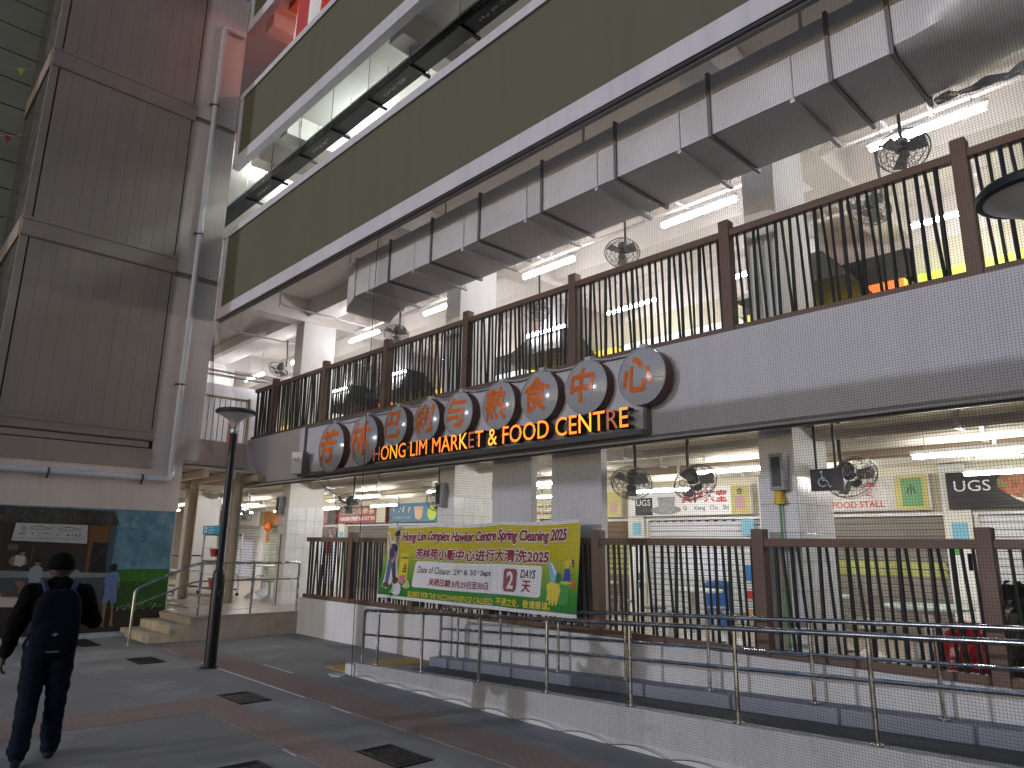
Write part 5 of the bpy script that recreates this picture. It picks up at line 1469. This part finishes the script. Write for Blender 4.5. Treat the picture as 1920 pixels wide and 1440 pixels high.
# upper storey stalls
lit_lime = EM("lit_sign_lime", (0.62, 0.85, 0.05), 1.2, (0.5, 0.6, 0.1)); lit_yel = EM("lit_sign_yellow", (0.95, 0.72, 0.08), 1.2*0.75, (0.6, 0.5, 0.1))
lit_org = EM("lit_sign_orange", (1.0, 0.18, 0.04), 1.2, (0.6, 0.2, 0.05)); lit_wht = EM("lit_sign_white", (0.85, 1.0, 0.92), 1.2*0.6)
hood_dark = M("hood_dark", (0.05, 0.05, 0.05), 0.5, 0.4, var=0.3, scale=3)
up = [(-1, lit_wht, "white"), (0, lit_lime, "lime green"), (1, lit_yel, "yellow and orange"), (2, lit_wht, "pale"), (3, lit_yel, "amber"), (4, lit_wht, "white"), (5, lit_yel, "yellow"), (6, lit_org, "orange"), (7, lit_wht, "pale white"), (8, lit_yel, "gold")]
for k, mt, cn in up:
    x1, x0 = edges(k), edges(k+1)
    t = thing("hawker_stall", "upper hall stall with %s lit sign, %s" % (cn, ["over the tea stall", "at the right", "over the food stall", "over the tea stall", "over the juice stall", "behind the middle column", "over the drinks stall", "over the red sign", "left of the orange one", "far left"][k+1]) if k >= 0 else "upper hall stall outside the right edge", "food stall", ((x0+x1)/2, YS, 4.0), "stalls of the upper hall")
    MB().box(x0, x1-0.004, YS, YS+0.3, 6.75, 7.5).build("header", cream_wall if k % 2 else ceil_mat, t)
    MB().rbox(x0+0.1, x1-0.1, YS-0.22, YS-0.02, 5.78, 6.20, 0.01).build("signboard", mt, t)
    MB().box(x0+0.03, x1-0.03, YS-0.10, YS, 6.24, 6.75).build("bulkhead", hood_dark if k in (1, 4, 6) else cream_sign, t)
    MB().rbox(x0, x0+0.3, YS-0.05, YS+0.3, 4.0, 6.75, 0.01).build("stall_pier", stall_wall, t)
    m = MB(); shutter(m, x0+0.3, x1-0.004, YS+0.06, 4.0, 6.2, 0.09); m.build("roller_shutter", [shutter_grey if k % 2 else shutter_white, slat_shade_mat], t)
    if k == 1:
        MB().rbox(x1-0.75, x1-0.12, YS-0.24, YS-0.221, 5.78, 6.20, 0.005).build("sign_panel", lit_org, t)
    if k in (1, 3, 5, 6):
        xc = (x0+x1)/2
        hd = thing("exhaust_hood", "dark exhaust hood above the upper stall with %s sign, %s" % (cn, "at the right" if k == 1 else "mid hall" if k == 3 else "left half" if k == 5 else "farthest left"), "exhaust hood", (xc, 11.4, 6.3), "exhaust hoods of the upper hall")
        m = MB(); m.add([(xc-0.95, 10.9, 6.0), (xc+0.95, 10.9, 6.0), (xc+0.95, 12.2, 6.0), (xc-0.95, 12.2, 6.0), (xc-0.4, 11.5, 6.75), (xc+0.4, 11.5, 6.75), (xc+0.4, 12.1, 6.75), (xc-0.4, 12.1, 6.75)], [(0, 1, 5, 4), (1, 2, 6, 5), (2, 3, 7, 6), (3, 0, 4, 7), (4, 5, 6, 7), (0, 3, 2, 1)])
        m.build("hood", hood_dark, hd); MB().box(xc-0.3, xc+0.3, 11.55, 12.05, 6.75, 7.5).build("flue", galv, hd)

# gallery balustrade of the upper storey
BL = thing("gallery_balustrade", "white balustrade of thin bars on the gallery above the entrance", "balustrade", (-17.1, 6.4, 4.05))
MB().rbox(-17.13, -17.07, 5.55, 7.14, 5.15, 5.21, 0.006).build("top_rail", steel_cream, BL)
MB().rbox(-17.13, -17.07, 5.55, 7.14, 4.06, 4.11, 0.006).build("bottom_rail", steel_cream, BL)
bme = None
for i in range(12):
    y = 5.62+0.13*i
    if bme is None:
        o = MB().tube([(-17.1, y, 4.1), (-17.1, y, 5.16)], 0.009, 6).build("bar", black_metal, BL); bme = o.data
        y00 = y
    else:
        o = bpy.data.objects.new("bar", bme); COL.objects.link(o); o.parent = BL; o.location = (0, y-y00, 0)
for y in (5.57, 7.12):
    MB().rbox(-17.14, -17.06, y-0.03, y+0.03, 4.0, 5.24, 0.006).build("post", steel_cream, BL)
for z in (5.72, 5.82):
    MB().tube([(-17.1, 5.5, z), (-17.1, 8.6, z)], 0.03, 8).build("rail_pipe", ceil_mat, BL)
WP = thing("white_partition", "white partition with red strip behind the gallery balustrade", "partition", (-19, 7, 4))
MB().box(-20.4, -20.3, 5.6, 9.5, 4.0, 6.2).build("panel", white_paint, WP)
MB().box(-20.29, -20.27, 7.93, 8.12, 4.35, 5.1).build("red_strip", c_red, WP)

# ================================================================== ENTRANCE: STEEL FRAME, RACKS, FURNITURE
SF = thing("steel_canopy_frame", "cream steel posts and beams inside the entrance", "steel frame", (-17.3, 6.5, 0.42))
def hpost(x, y, z0, z1, w=0.2, d=0.2):
    m = MB(); m.box(x-w/2, x+w/2, y-d/2, y-d/2+0.02, z0, z1); m.box(x-w/2, x+w/2, y+d/2-0.02, y+d/2, z0, z1); m.box(x-0.012, x+0.012, y-d/2+0.02, y+d/2-0.02, z0, z1)
    return m
hpost(-18.05, 6.33, 0.40, 3.2, 0.24, 0.22).build("post", steel_cream, SF); hpost(-16.40, 6.75, 0.40, 3.2, 0.2, 0.2).build("post", steel_cream, SF)
for y in (5.75, 6.33, 6.95):
    MB().box(-30, -15.7, y-0.06, y+0.06, 3.12, 3.27).build("beam", steel_cream, SF)
for x in (-18.05, -20.4, -22.7):
    MB().box(x-0.06, x+0.06, 5.5, 7.4, 3.0, 3.12).build("beam", steel_cream, SF)
MB().box(-32, -16.0, 5.4, 7.3, 3.30, 3.36).build("roof_sheet", M("roof_sheet", (0.6, 0.55, 0.48), 0.6, var=0.06), SF)

def shelf_rack(x, y, label, w=1.1, d=0.5, h=1.45, lv=4, sign=False):
    t = thing("tray_rack", label, "rack", (x, y, 0.42), "grey racks inside the entrance")
    z = 0.42
    for sx_ in (-1, 1):
        for sy_ in (-1, 1):
            MB().box(x+sx_*w/2-0.02, x+sx_*w/2+0.02, y+sy_*d/2-0.02, y+sy_*d/2+0.02, z+0.08, z+h).build("upright", galv, t)
            MB().lathe([(0.0, -0.02), (0.04, -0.02), (0.04, 0.02), (0, 0.02)], (x+sx_*w/2, y+sy_*d/2, z+0.04), EX, 10).build("castor", c_black, t)
    for i in range(lv):
        zz_ = z+0.14+(h-0.2)*i/(lv-1)
        MB().rbox(x-w/2, x+w/2, y-d/2, y+d/2, zz_, zz_+0.035, 0.006).build("shelf", galv if i % 2 else dark_grey, t)
    if sign:
        MB().rbox(x-0.62, x+0.62, y-d/2-0.06, y-d/2-0.02, z+1.52, z+1.74, 0.006).build("sign_panel", c_teal, t)
        MB().box(x-0.52, x-0.34, y-d/2-0.066, y-d/2-0.06, z+1.56, z+1.71).build("pictogram", c_white, t)
        m = MB(); m.box(x-0.46, x-0.43, y-d/2-0.069, y-d/2-0.066, z+1.58, z+1.69); m.box(x-0.43, x-0.37, y-d/2-0.069, y-d/2-0.066, z+1.62, z+1.64); m.build("pictogram_figure", c_black, t)
        m = MB()
        for i, s_ in enumerate(("THANK YOU", "FOR RETURNING", "YOUR TRAY")): text_on(m, s_, (x-0.22, y-d/2-0.063, z+1.67-0.065*i), EX, EZ, h=0.04, bold=0.02)
        m.build("lettering", c_white, t)
    return t
shelf_rack(-18.95, 7.55, "tall tray return rack with blue sign on top", 1.25, 0.5, 1.55, 5, True)
shelf_rack(-20.6, 7.2, "low grey trolley rack left of the tray return rack", 1.2, 0.5, 1.0, 3)
for i, (x, z, mt, lab) in enumerate(((-19.2, 1.36, c_red, "red tub on an upper shelf of the tray rack"), (-18.7, 1.02, c_white, "white tub on the middle shelf of the tray rack"), (-19.1, 0.60, c_red, "red tub on the lowest shelf of the tray rack"), (-20.5, 1.05, c_white, "white basin on the low trolley rack"))):
    t = thing("plastic_tub", lab, "tub", (x, 7.45, z))
    yy_ = 7.5 if i < 3 else 7.2
    MB().lathe([(0.0, 0.01), (0.12, 0.01), (0.16, 0.22), (0.175, 0.225), (0.165, 0.235), (0.15, 0.22), (0.11, 0.03), (0, 0.03)], (x, yy_, z-(0.0)), EZ, 18).build("tub", mt, t, smooth=True)
for i, (x, y, mt, lid, lab) in enumerate(((-17.75, 9.6, c_bluecloth, c_darkred, "blue bin with dark red lid in the hall beyond the entrance"), (-18.5, 9.8, c_bluecloth, c_bluecloth, "plain blue bin beside the bin with red lid"), (-6.9, 11.6, flat("bin_blue", (0.03, 0.14, 0.45)), flat("bin_blue_dark", (0.02, 0.08, 0.25)), "bright blue bin before the tea stall shutter"))):
    t = thing("waste_bin", lab, "bin", (x, y, 0.42))
    MB().lathe([(0.0, 0.0), (0.19, 0.0), (0.24, 0.62), (0.25, 0.62), (0.25, 0.66)], (x, y, 0.42), EZ, 18).build("body", mt, t, smooth=40)
    MB().lathe([(0.255, 0.66), (0.255, 0.72), (0.18, 0.78), (0.0, 0.80)], (x, y, 0.42), EZ, 18).build("lid", lid, t, smooth=40)
stool_seat = M("stool_seat", (0.30, 0.30, 0.30), 0.4, 0.3, var=0.1); table_top = M("table_top", (0.50, 0.62, 0.56), 0.35, var=0.06)
def stool(x, y, label):
    t = thing("round_stool", label, "stool", (x, y, 0.42), "round pedestal stools of the ground hall")
    MB().lathe([(0.0, 0.44), (0.17, 0.44), (0.175, 0.45), (0.17, 0.475), (0, 0.478)], (x, y, 0.42), EZ, 18).build("seat", stool_seat, t, smooth=40)
    MB().lathe([(0.19, 0.0), (0.17, 0.03), (0.06, 0.12), (0.04, 0.14), (0.04, 0.44)], (x, y, 0.42), EZ, 14).build("pedestal", galv, t, smooth=40)
    return t
def table(x, y, label):
    t = thing("round_table", label, "table", (x, y, 0.42), "round pedestal tables of the ground hall")
    MB().lathe([(0.0, 0.725), (0.44, 0.725), (0.45, 0.735), (0.45, 0.75), (0.44, 0.76), (0, 0.76)], (x, y, 0.42), EZ, 32).build("tabletop", table_top, t, smooth=40)
    MB().lathe([(0.28, 0.0), (0.26, 0.03), (0.09, 0.13), (0.06, 0.16), (0.06, 0.725)], (x, y, 0.42), EZ, 16).build("pedestal", galv, t, smooth=40)
    return t
s0 = stool(-17.4, 7.78, "stool in the open floor just inside the entrance"); t0 = table(-18.2, 8.45, "table just inside the entrance behind the handrail")
stl = [(-16.35, 7.72), (-19.0, 8.75), (-17.9, 9.1), (-20.3, 8.5)]
for i, (x, y) in enumerate(stl): place_copy(s0, (x, y, 0.42), None, ["second stool from the column at the entrance", "stool left of the entrance table", "stool behind the entrance table", "farthest left stool inside the entrance"][i])
tb = [(-13.0, 9.3), (-10.6, 9.2), (-8.35, 9.9), (-6.0, 9.35), (-4.4, 9.9), (-2.75, 9.0), (-0.6, 9.4)]
where = ["before the drinks stall", "behind the left part of the banner", "behind the right part of the banner", "before the tea stall, left one", "before the tea stall, right one", "before the food stall near the right", "at the right edge"]
for i, (x, y) in enumerate(tb):
    place_copy(t0, (x, y, 0.42), None, "round table %s" % where[i])
    for j, (dx, dy) in enumerate(((0.62, 0.1), (-0.62, -0.05), (0.05, -0.62), (0, 0.66))):
        place_copy(s0, (x+dx, y+dy, 0.42), None, "%s stool of the table %s" % (["right", "left", "front", "rear"][j], where[i]))
# wheelchair sign, speaker boxes, broom
WS = thing("wheelchair_sign", "small black sign with white wheelchair symbol hung from the ceiling", "sign", (-3.1, 7.45, 2.5))
MB().rbox(-3.27, -2.93, 7.44, 7.46, 2.36, 2.59, 0.004).build("panel", c_black, WS)
MB().tube([(-3.2, 7.45, 2.59), (-3.2, 7.45, 3.1)], 0.012, 6).tube([(-3.0, 7.45, 2.59), (-3.0, 7.45, 3.1)], 0.012, 6).build("rod", dark_grey, WS)
m = MB(); cx, cz, yq = -3.14, 2.45, 7.436
m.tube([(cx+0.045*math.cos(a), yq, cz+0.045*math.sin(a)) for a in [0.9+i*0.42 for i in range(12)]], 0.006, 4)
m.tube([(cx-0.005, yq, cz+0.085), (cx, yq, cz+0.02), (cx+0.045, yq, cz+0.015), (cx+0.065, yq, cz-0.05), (cx+0.09, yq, cz-0.045)], 0.007, 4)
m.lathe([(0, 0.002), (0.014, 0.0)], (cx-0.008, yq, cz+0.105), (0, -1, 0), 10)
m.build("symbol", c_white, WS)
for i, (x, y) in enumerate(((-15.5, 7.42), (-9.55, 7.42), (-3.6, 7.42))):
    t = thing("speaker_box", "grey speaker box on the %s column" % ["entrance", "middle", "right"][i], "speaker", (x, y, 2.6), "grey boxes on the columns")
    MB().rbox(x-0.07, x+0.09, y-0.09, y+0.06, 2.38, 2.78, 0.015).build("box", M("speaker_grey", (0.30, 0.30, 0.31), 0.6) if i == 0 else bpy.data.materials["speaker_grey"], t)
    MB().box(x-0.04, x+0.06, y-0.094, y-0.09, 2.42, 2.74).build("grille", dark_grey, t)
BR = thing("broom", "upturned broom with yellow bristles leaning on the right column", "broom", (-3.6, 7.4, 0.42))
MB().tube([(-3.60, 7.40, 0.42), (-3.615, 7.43, 2.26)], 0.012, 8).build("handle", c_green, BR)
m = MB(); m.lathe([(0.03, 2.25), (0.045, 2.28), (0.04, 2.45), (0.02, 2.47), (0, 2.47)], (-3.615, 7.42, 0), EZ, 12); m.lathe([(0.065, 2.24), (0.055, 2.30), (0.045, 2.34)], (-3.615, 7.42, 0), EZ, 12)
m.build("bristle", EM("bristle_yellow", (0.9, 0.62, 0.05), 0.0, (0.75, 0.52, 0.04)), BR, smooth=True)
FS = thing("no_fire_sign", "small white pictogram plate on the entrance column tiles", "sign", (-15.4, 7.48, 2.1))
MB().box(-15.56, -15.38, 7.472, 7.478, 1.95, 2.32).build("plate", c_white, FS); m = MB(); text_on(m, "人", (-15.52, 7.4705, 2.10), EX, EZ, w=0.1, h=0.12, bold=0.03); m.build("symbol", c_black, FS)
MB().tube([(-15.47, 7.47, 0.42), (-15.47, 7.47, 1.95)], 0.012, 6).build("conduit", dark_grey, FS)
# black sack and red bag behind the right end of the lower railing
BK = thing("black_sack", "large black plastic sack with ruffled top behind the right railing", "sack", (-1.55, 8.0, 0.42))
m = MB(); n = 28
rows = [(0.26, 0.0), (0.34, 0.12), (0.37, 0.35), (0.36, 0.6), (0.31, 0.82), (0.24, 0.95), (0.27, 1.03), (0.20, 1.06)]
for r, z in rows:
    for k in range(n):
        a = 2*PI*k/n; q = r*(1+0.10*math.sin(5*a+z*7)+0.05*math.sin(11*a-z*9)+ (0.10*rnd.uniform(-1, 1) if z > 0.9 else 0.02*rnd.uniform(-1, 1)))
        m.v.append((-1.55+q*math.cos(a), 8.0+q*math.sin(a), 0.42+z+(rnd.uniform(-0.04, 0.04) if z > 0.9 else 0)))
for i in range(len(rows)-1):
    for k in range(n): m.f.append((i*n+k, i*n+(k+1) % n, (i+1)*n+(k+1) % n, (i+1)*n+k)); m.m.append(0)
m.build("sack", M("black_plastic", (0.008, 0.008, 0.009), 0.3, var=0.1), BK)
RB = thing("red_bag", "crumpled red plastic bag on the floor behind the right railing", "bag", (-2.15, 8.05, 0.5))
m = MB(); n = 20
rows = [(0.18, 0.0), (0.24, 0.06), (0.25, 0.2), (0.22, 0.32), (0.15, 0.40), (0.10, 0.43), (0.12, 0.47)]
for r, z in rows:
    for k in range(n):
        a = 2*PI*k/n; q = r*(1+0.12*math.sin(4*a+z*9)+0.06*rnd.uniform(-1, 1)); m.v.append((-2.15+1.25*q*math.cos(a), 8.05+q*math.sin(a), 0.42+z*1.45+0.02*rnd.uniform(-1, 1)))
for i in range(len(rows)-1):
    for k in range(n): m.f.append((i*n+k, i*n+(k+1) % n, (i+1)*n+(k+1) % n, (i+1)*n+k)); m.m.append(0)
m.build("bag", M("red_plastic", (0.40, 0.015, 0.02), 0.3, var=0.15), RB)
# piers' far hall end: small clutter behind
# ================================================================== PEOPLE
def figure(caps, voxel, name, mats, parent, mat_of):
    """one continuous body: rounded limbs fused by a remesh, materials picked by the nearest limb"""
    mb = MB()
    for c in caps:
        mb.capsule(c[0], c[1], c[2], c[3], 12)
    o = mb.build("tmp", mats[0], None)
    md = o.modifiers.new("r", 'REMESH'); md.mode = 'VOXEL'; md.voxel_size = voxel; md.use_smooth_shade = True
    s_ = o.modifiers.new("s", 'SMOOTH'); s_.factor = 0.5; s_.iterations = 4
    dg = bpy.context.evaluated_depsgraph_get(); dg.update()
    me = bpy.data.meshes.new_from_object(o.evaluated_get(dg), depsgraph=dg)
    bpy.data.objects.remove(o)
    from mathutils import noise as _nz
    nrm_ = [v.normal.copy() for v in me.vertices]
    for v, vn in zip(me.vertices, nrm_):
        q = v.co.copy()
        if q.z < 1.36 and q.z > 0.1:
            a = _nz.noise(V((q.x*9, q.y*9, q.z*16)))*0.010+_nz.noise(V((q.x*22+5, q.y*22, q.z*34)))*0.005
            if q.z < 0.3: a *= 1.4
            if abs(q.x) > 0.2 and q.z < 0.9: a *= 0.15
            v.co = q+vn*a
    segs = [(V(c[0]), V(c[1]), c[2], c[3], c[4]) for c in caps]
    me.materials.clear()
    for m_ in mats: me.materials.append(m_)
    for p in me.polygons:
        q = p.center; best = None
        for a, b_, r0, r1, mi in segs:
            d = b_-a; L2 = d.length_squared
            t_ = 0 if L2 < 1e-9 else max(0, min(1, (q-a).dot(d)/L2))
            dist = (q-(a+d*t_)).length-(r0+(r1-r0)*t_)
            if best is None or dist < best[0]: best = (dist, mi)
        p.material_index = best[1]; p.use_smooth = True
    me.name = name
    b2 = bpy.data.objects.new(name, me); COL.objects.link(b2); b2.parent = parent
    ORG[b2.name] = V((0, 0, 0))
    return b2
def hand(caps, w, d, side, curl, mi=2, sc=1.0):
    """palm, four fingers and thumb from wrist w along direction d"""
    d = V(d).normalized(); s_ = V(side).normalized(); n_ = d.cross(s_).normalized()
    w = V(w)
    for i in range(4):
        o_ = s_*(0.030-0.020*i)
        caps.append((w+d*0.01+o_*0.7, w+d*0.085+o_, 0.014*sc, 0.012*sc, mi))
        k0 = w+d*0.085+o_; L = (0.034, 0.042, 0.040, 0.030)[i]
        k1 = k0+(d*math.cos(curl)+n_*math.sin(curl))*L; k2 = k1+(d*math.cos(curl*2.2)+n_*math.sin(curl*2.2))*L*0.75
        caps.append((k0, k1, 0.0100*sc, 0.009*sc, mi)); caps.append((k1, k2, 0.009*sc, 0.0075*sc, mi))
    b_ = w+d*0.03+s_*0.03
    caps.append((b_, b_+(d*0.6+s_*0.7+n_*0.3)*0.045, 0.013*sc, 0.011*sc, mi)); q = b_+(d*0.6+s_*0.7+n_*0.3)*0.045
    caps.append((q, q+(d*0.9+s_*0.2+n_*0.3)*0.032, 0.0105*sc, 0.008*sc, mi))
PX, PY = -7.12, 1.50
PE = thing("person", "person in dark jacket and jeans with a backpack walking away toward the mural", "person", (PX, PY, 0), None, math.radians(80))
# local frame: x right, y forward, z up
caps = []
J, D_, SK, SH = 0, 1, 2, 3
caps += [((-0.06, 0, 0.90), (0.06, 0, 0.90), 0.135, 0.135, D_), ((0, 0, 0.98), (0, 0.01, 1.15), 0.15, 0.155, J), ((-0.07, 0.01, 1.20), (0.07, 0.01, 1.20), 0.145, 0.145, J),
         ((-0.13, -0.005, 1.31), (0.13, -0.005, 1.31), 0.085, 0.085, J), ((-0.03, -0.02, 1.36), (0.03, -0.02, 1.36), 0.085, 0.085, J),
         ((0, 0.0, 1.37), (0, 0.02, 1.45), 0.058, 0.056, SK), ((-0.005, 0.03, 1.50), (-0.012, 0.045, 1.545), 0.083, 0.092, SK), ((-0.02, 0.08, 1.47), (-0.02, 0.085, 1.45), 0.05, 0.042, SK),
         ((-0.03, 0.135, 1.50), (-0.03, 0.140, 1.475), 0.012, 0.018, SK), ((-0.085, 0.02, 1.52), (-0.09, 0.02, 1.49), 0.016, 0.013, SK), ((0.075, 0.02, 1.52), (0.08, 0.02, 1.49), 0.016, 0.013, SK)]
caps += [((-0.19, 0, 1.31), (-0.262, -0.04, 1.06), 0.085, 0.070, J), ((-0.262, -0.04, 1.06), (-0.30, 0.02, 0.86), 0.068, 0.050, J), ((-0.30, 0.02, 0.86), (-0.31, 0.035, 0.82), 0.034, 0.03, SK)]
hand(caps, (-0.31, 0.035, 0.82), (-0.10, 0.18, -1), (0, 1, 0.1), 0.45, SK)
caps += [((0.19, 0, 1.31), (0.29, 0.02, 1.07), 0.076, 0.062, J), ((0.29, 0.02, 1.07), (0.12, 0.23, 1.10), 0.058, 0.045, J), ((0.12, 0.23, 1.10), (0.09, 0.26, 1.11), 0.034, 0.03, SK)]
hand(caps, (0.09, 0.26, 1.11), (-0.8, 0.35, 0.3), (0.1, 0.2, 1), 0.6, SK)
caps += [((-0.085, 0, 0.86), (-0.10, 0.03, 0.48), 0.108, 0.082, D_), ((-0.10, 0.03, 0.48), (-0.115, -0.20, 0.155), 0.082, 0.070, D_), ((-0.115, -0.20, 0.155), (-0.118, -0.22, 0.13), 0.072, 0.066, D_),
         ((0.085, 0, 0.86), (0.095, 0.07, 0.47), 0.108, 0.082, D_), ((0.095, 0.07, 0.47), (0.10, 0.09, 0.12), 0.082, 0.070, D_), ((0.10, 0.09, 0.12), (0.10, 0.09, 0.09), 0.072, 0.068, D_)]
caps += [((-0.118, -0.235, 0.10), (-0.122, -0.12, 0.035), 0.042, 0.036, SH), ((-0.122, -0.12, 0.035), (-0.124, -0.06, 0.032), 0.036, 0.030, SH),
         ((0.10, 0.07, 0.045), (0.11, 0.22, 0.038), 0.044, 0.038, SH), ((0.11, 0.22, 0.038), (0.112, 0.29, 0.032), 0.037, 0.03, SH)]
figure(caps, 0.0085, "body", [c_jacket, c_jean, c_skin, c_shoe], PE, None)
# hair: a shell over the skull with uneven tufts
m = MB(); n = 22
prof = []
for i in range(9):
    a = PI*0.60*(1-i/8); prof.append((0.104*math.sin(a), 0.104*math.cos(a)*1.08))
b0 = 0
for r, h in prof:
    for k in range(n):
        a = 2*PI*k/n; q = 1+0.03*math.sin(7*a+h*40)+rnd.uniform(-0.015, 0.015)
        fr = max(0.0, math.sin(a))*max(0.0, -h)*0.9
        m.v.append((-0.009+r*q*math.cos(a), 0.030+r*q*math.sin(a)-0.01, 1.535+h+fr))
for i in range(len(prof)-1):
    for k in range(n): m.f.append((i*n+k, i*n+(k+1) % n, (i+1)*n+(k+1) % n, (i+1)*n+k)); m.m.append(0)
ORG["hairtmp"] = V((0, 0, 0))
hr = m.build("hair", c_hair, None, smooth=True); hr.parent = PE
# phone held in the right hand
PHN = thing("phone", "phone held in front by the walking person", "phone", (PX, PY, 0), None, math.radians(80))
ph = MB().rbox(0.0, 0.075, 0.285, 0.294, 1.07, 1.22, 0.003).build("handset", c_black, None); ph.parent = PHN
BP = thing("backpack", "dark navy backpack on the walking person's back", "backpack", (PX, PY, 0), None, math.radians(80))
def local(m, name, mat, parent, smooth=True):
    o = m.build(name, mat, None, smooth=smooth); o.parent = parent; return o
bm = bmesh.new(); bmesh.ops.create_cube(bm, size=1.0)
bmesh.ops.subdivide_edges(bm, edges=bm.edges[:], cuts=5, use_grid_fill=True)
for v in bm.verts:
    x_, y_, z_ = v.co*2
    sh = 1-0.14*max(0, z_)**2-0.05*max(0, -z_)**2
    L_ = (abs(x_)**5+abs(y_)**5+abs(z_)**5)**(1/5); q = 1/L_ if L_ > 1 else 1
    x_, y_, z_ = x_*q, y_*q, z_*q
    wr = 0.006*math.sin(z_*14+x_*5)
    v.co = V((0.17*x_*sh+0.005, -0.255+0.115*y_*(1-0.25*max(0, z_))+wr, 1.085+0.27*z_))
mm = MB(); mm.from_bm(bm); bm.free(); local(mm, "main_pouch", c_navy, BP)
bm = bmesh.new(); bmesh.ops.create_cube(bm, size=1.0); bmesh.ops.subdivide_edges(bm, edges=bm.edges[:], cuts=3, use_grid_fill=True)
for v in bm.verts:
    x_, y_, z_ = v.co*2; L_ = (abs(x_)**4+abs(y_)**4+abs(z_)**4)**(1/4); q = 1/L_ if L_ > 1 else 1
    v.co = V((0.13*x_*q+0.005, -0.365+0.04*y_*q, 0.98+0.14*z_*q))
mm = MB(); mm.from_bm(bm); bm.free(); local(mm, "front_pouch", c_navy, BP)
mm = MB()
for s_ in (-1, 1):
    mm.tube([(s_*0.09, -0.17, 1.33), (s_*0.115, -0.09, 1.405), (s_*0.125, 0.02, 1.41), (s_*0.125, 0.11, 1.34), (s_*0.13, 0.15, 1.2), (s_*0.15, 0.06, 1.0), (s_*0.15, -0.14, 0.90)], 0.022, 6)
local(mm, "strap", M("strap_blue", (0.014, 0.02, 0.06), 0.9), BP)
mm = MB(); mm.tube([(-0.04, -0.2, 1.34), (-0.02, -0.2, 1.39), (0.02, -0.2, 1.39), (0.04, -0.2, 1.34)], 0.010, 6); local(mm, "grab_loop", c_navy, BP)
mm = MB(); 
for a in range(5):
    an = 0.6+0.5*a; mm.tube([(0.005, -0.409, 1.01), (0.005+0.026*math.cos(an), -0.409, 1.01+0.022*math.sin(an))], 0.003, 4)
local(mm, "emblem", c_grey, BP, False)
mm = MB(); mm.box(-0.04, 0.05, -0.407, -0.402, 0.885, 0.897); local(mm, "name_tag", flat("tag_grey", (0.10, 0.10, 0.11)), BP, False)

# person standing in the upper hall
P2 = thing("person", "person in blue shirt standing behind the upper railing", "person", (-10.2, 8.55, 4.0), None, math.radians(-60))
caps = []
caps += [((-0.06, 0, 0.92), (0.06, 0, 0.92), 0.13, 0.13, 1), ((0, 0, 1.0), (0, 0.01, 1.18), 0.14, 0.15, 0), ((-0.07, 0, 1.24), (0.07, 0, 1.24), 0.135, 0.135, 0), ((-0.13, 0, 1.35), (0.13, 0, 1.35), 0.08, 0.08, 0),
         ((0, 0.0, 1.40), (0, 0.02, 1.48), 0.055, 0.055, 2), ((0, 0.02, 1.54), (0, 0.03, 1.58), 0.082, 0.09, 2), ((0, 0.06, 1.50), (0, 0.07, 1.49), 0.05, 0.04, 2), ((0, 0.12, 1.54), (0, 0.125, 1.52), 0.01, 0.016, 2)]
for s_ in (-1, 1):
    caps += [((s_*0.19, 0, 1.35), (s_*0.24, 0.0, 1.10), 0.07, 0.055, 0), ((s_*0.24, 0, 1.10), (s_*0.22, 0.12, 0.88), 0.045, 0.033, 2), ((s_*0.085, 0, 0.88), (s_*0.09, 0.01, 0.48), 0.09, 0.062, 1), ((s_*0.09, 0.01, 0.48), (s_*0.09, -0.02, 0.10), 0.06, 0.045, 1), ((s_*0.09, -0.03, 0.04), (s_*0.10, 0.15, 0.035), 0.042, 0.035, 3)]
    hand(caps, (s_*0.22, 0.12, 0.88), (0, 0.35, -1), (-s_*0.2, 1, 0.2), 0.4, 2)
figure(caps, 0.012, "body", [c_bluecloth, c_jacket, c_peach, c_shoe], P2, None)
m = MB()
m.lathe([(0.098*math.sin(PI*0.58*(1-i/7)), 0.102*math.cos(PI*0.58*(1-i/7))) for i in range(8)], (0, 0.012, 1.585), EZ, 16)
hr = m.build("hair", c_hair, None, smooth=True); hr.parent = P2
# bits of litter on the paving
for i, (x, y, r) in enumerate(((-9.05, 5.35, 0.10), (-6.2, 4.3, 0.02), (-9.6, 4.35, 0.018))):
    if i == 0:
        t = thing("white_slab", "small white cracked slab lying before the ramp end", "slab", (x, y, 0))
        MB().prism([(-0.12, -0.06), (0.02, -0.09), (0.13, -0.03), (0.11, 0.07), (-0.02, 0.10), (-0.11, 0.05)], (x, y, 0.0), EX, EY, 0.018).build("slab", kerb_mat, t)

lt = MB()
for i in range(70):
    x = rnd.uniform(-13, -2); y = rnd.uniform(1.5, 5.3)
    if y > 5.4: continue
    a = rnd.uniform(0, 6.28); l = rnd.uniform(0.008, 0.028)
    lt.add([(x, y, 0.007), (x+l*math.cos(a), y+l*math.sin(a), 0.012), (x+l*1.6*math.cos(a+0.4), y+l*1.6*math.sin(a+0.4), 0.008), (x+l*math.cos(a+1.0), y+l*math.sin(a+1.0), 0.006)], [(0, 1, 2, 3)])
lt.build("litter", M("litter", (0.30, 0.26, 0.19), 0.8, var=0.6, scale=9.0), None, kind="stuff")
# ================================================================== unseen roof added behind the photographer to shade the lower facade
CW = thing("shade_roof", "unseen flat roof on posts added behind the photographer to block low light", "shade roof", (-10, -5, 0))
MB().box(-45, 14, -6.6, -3.0, 4.72, 4.93).build("roof", trim_white, CW)
for i in range(10):
    MB().box(-44+6*i, -43.75+6*i, -4.9, -4.65, 0, 4.72).build("post", steel_cream, CW)
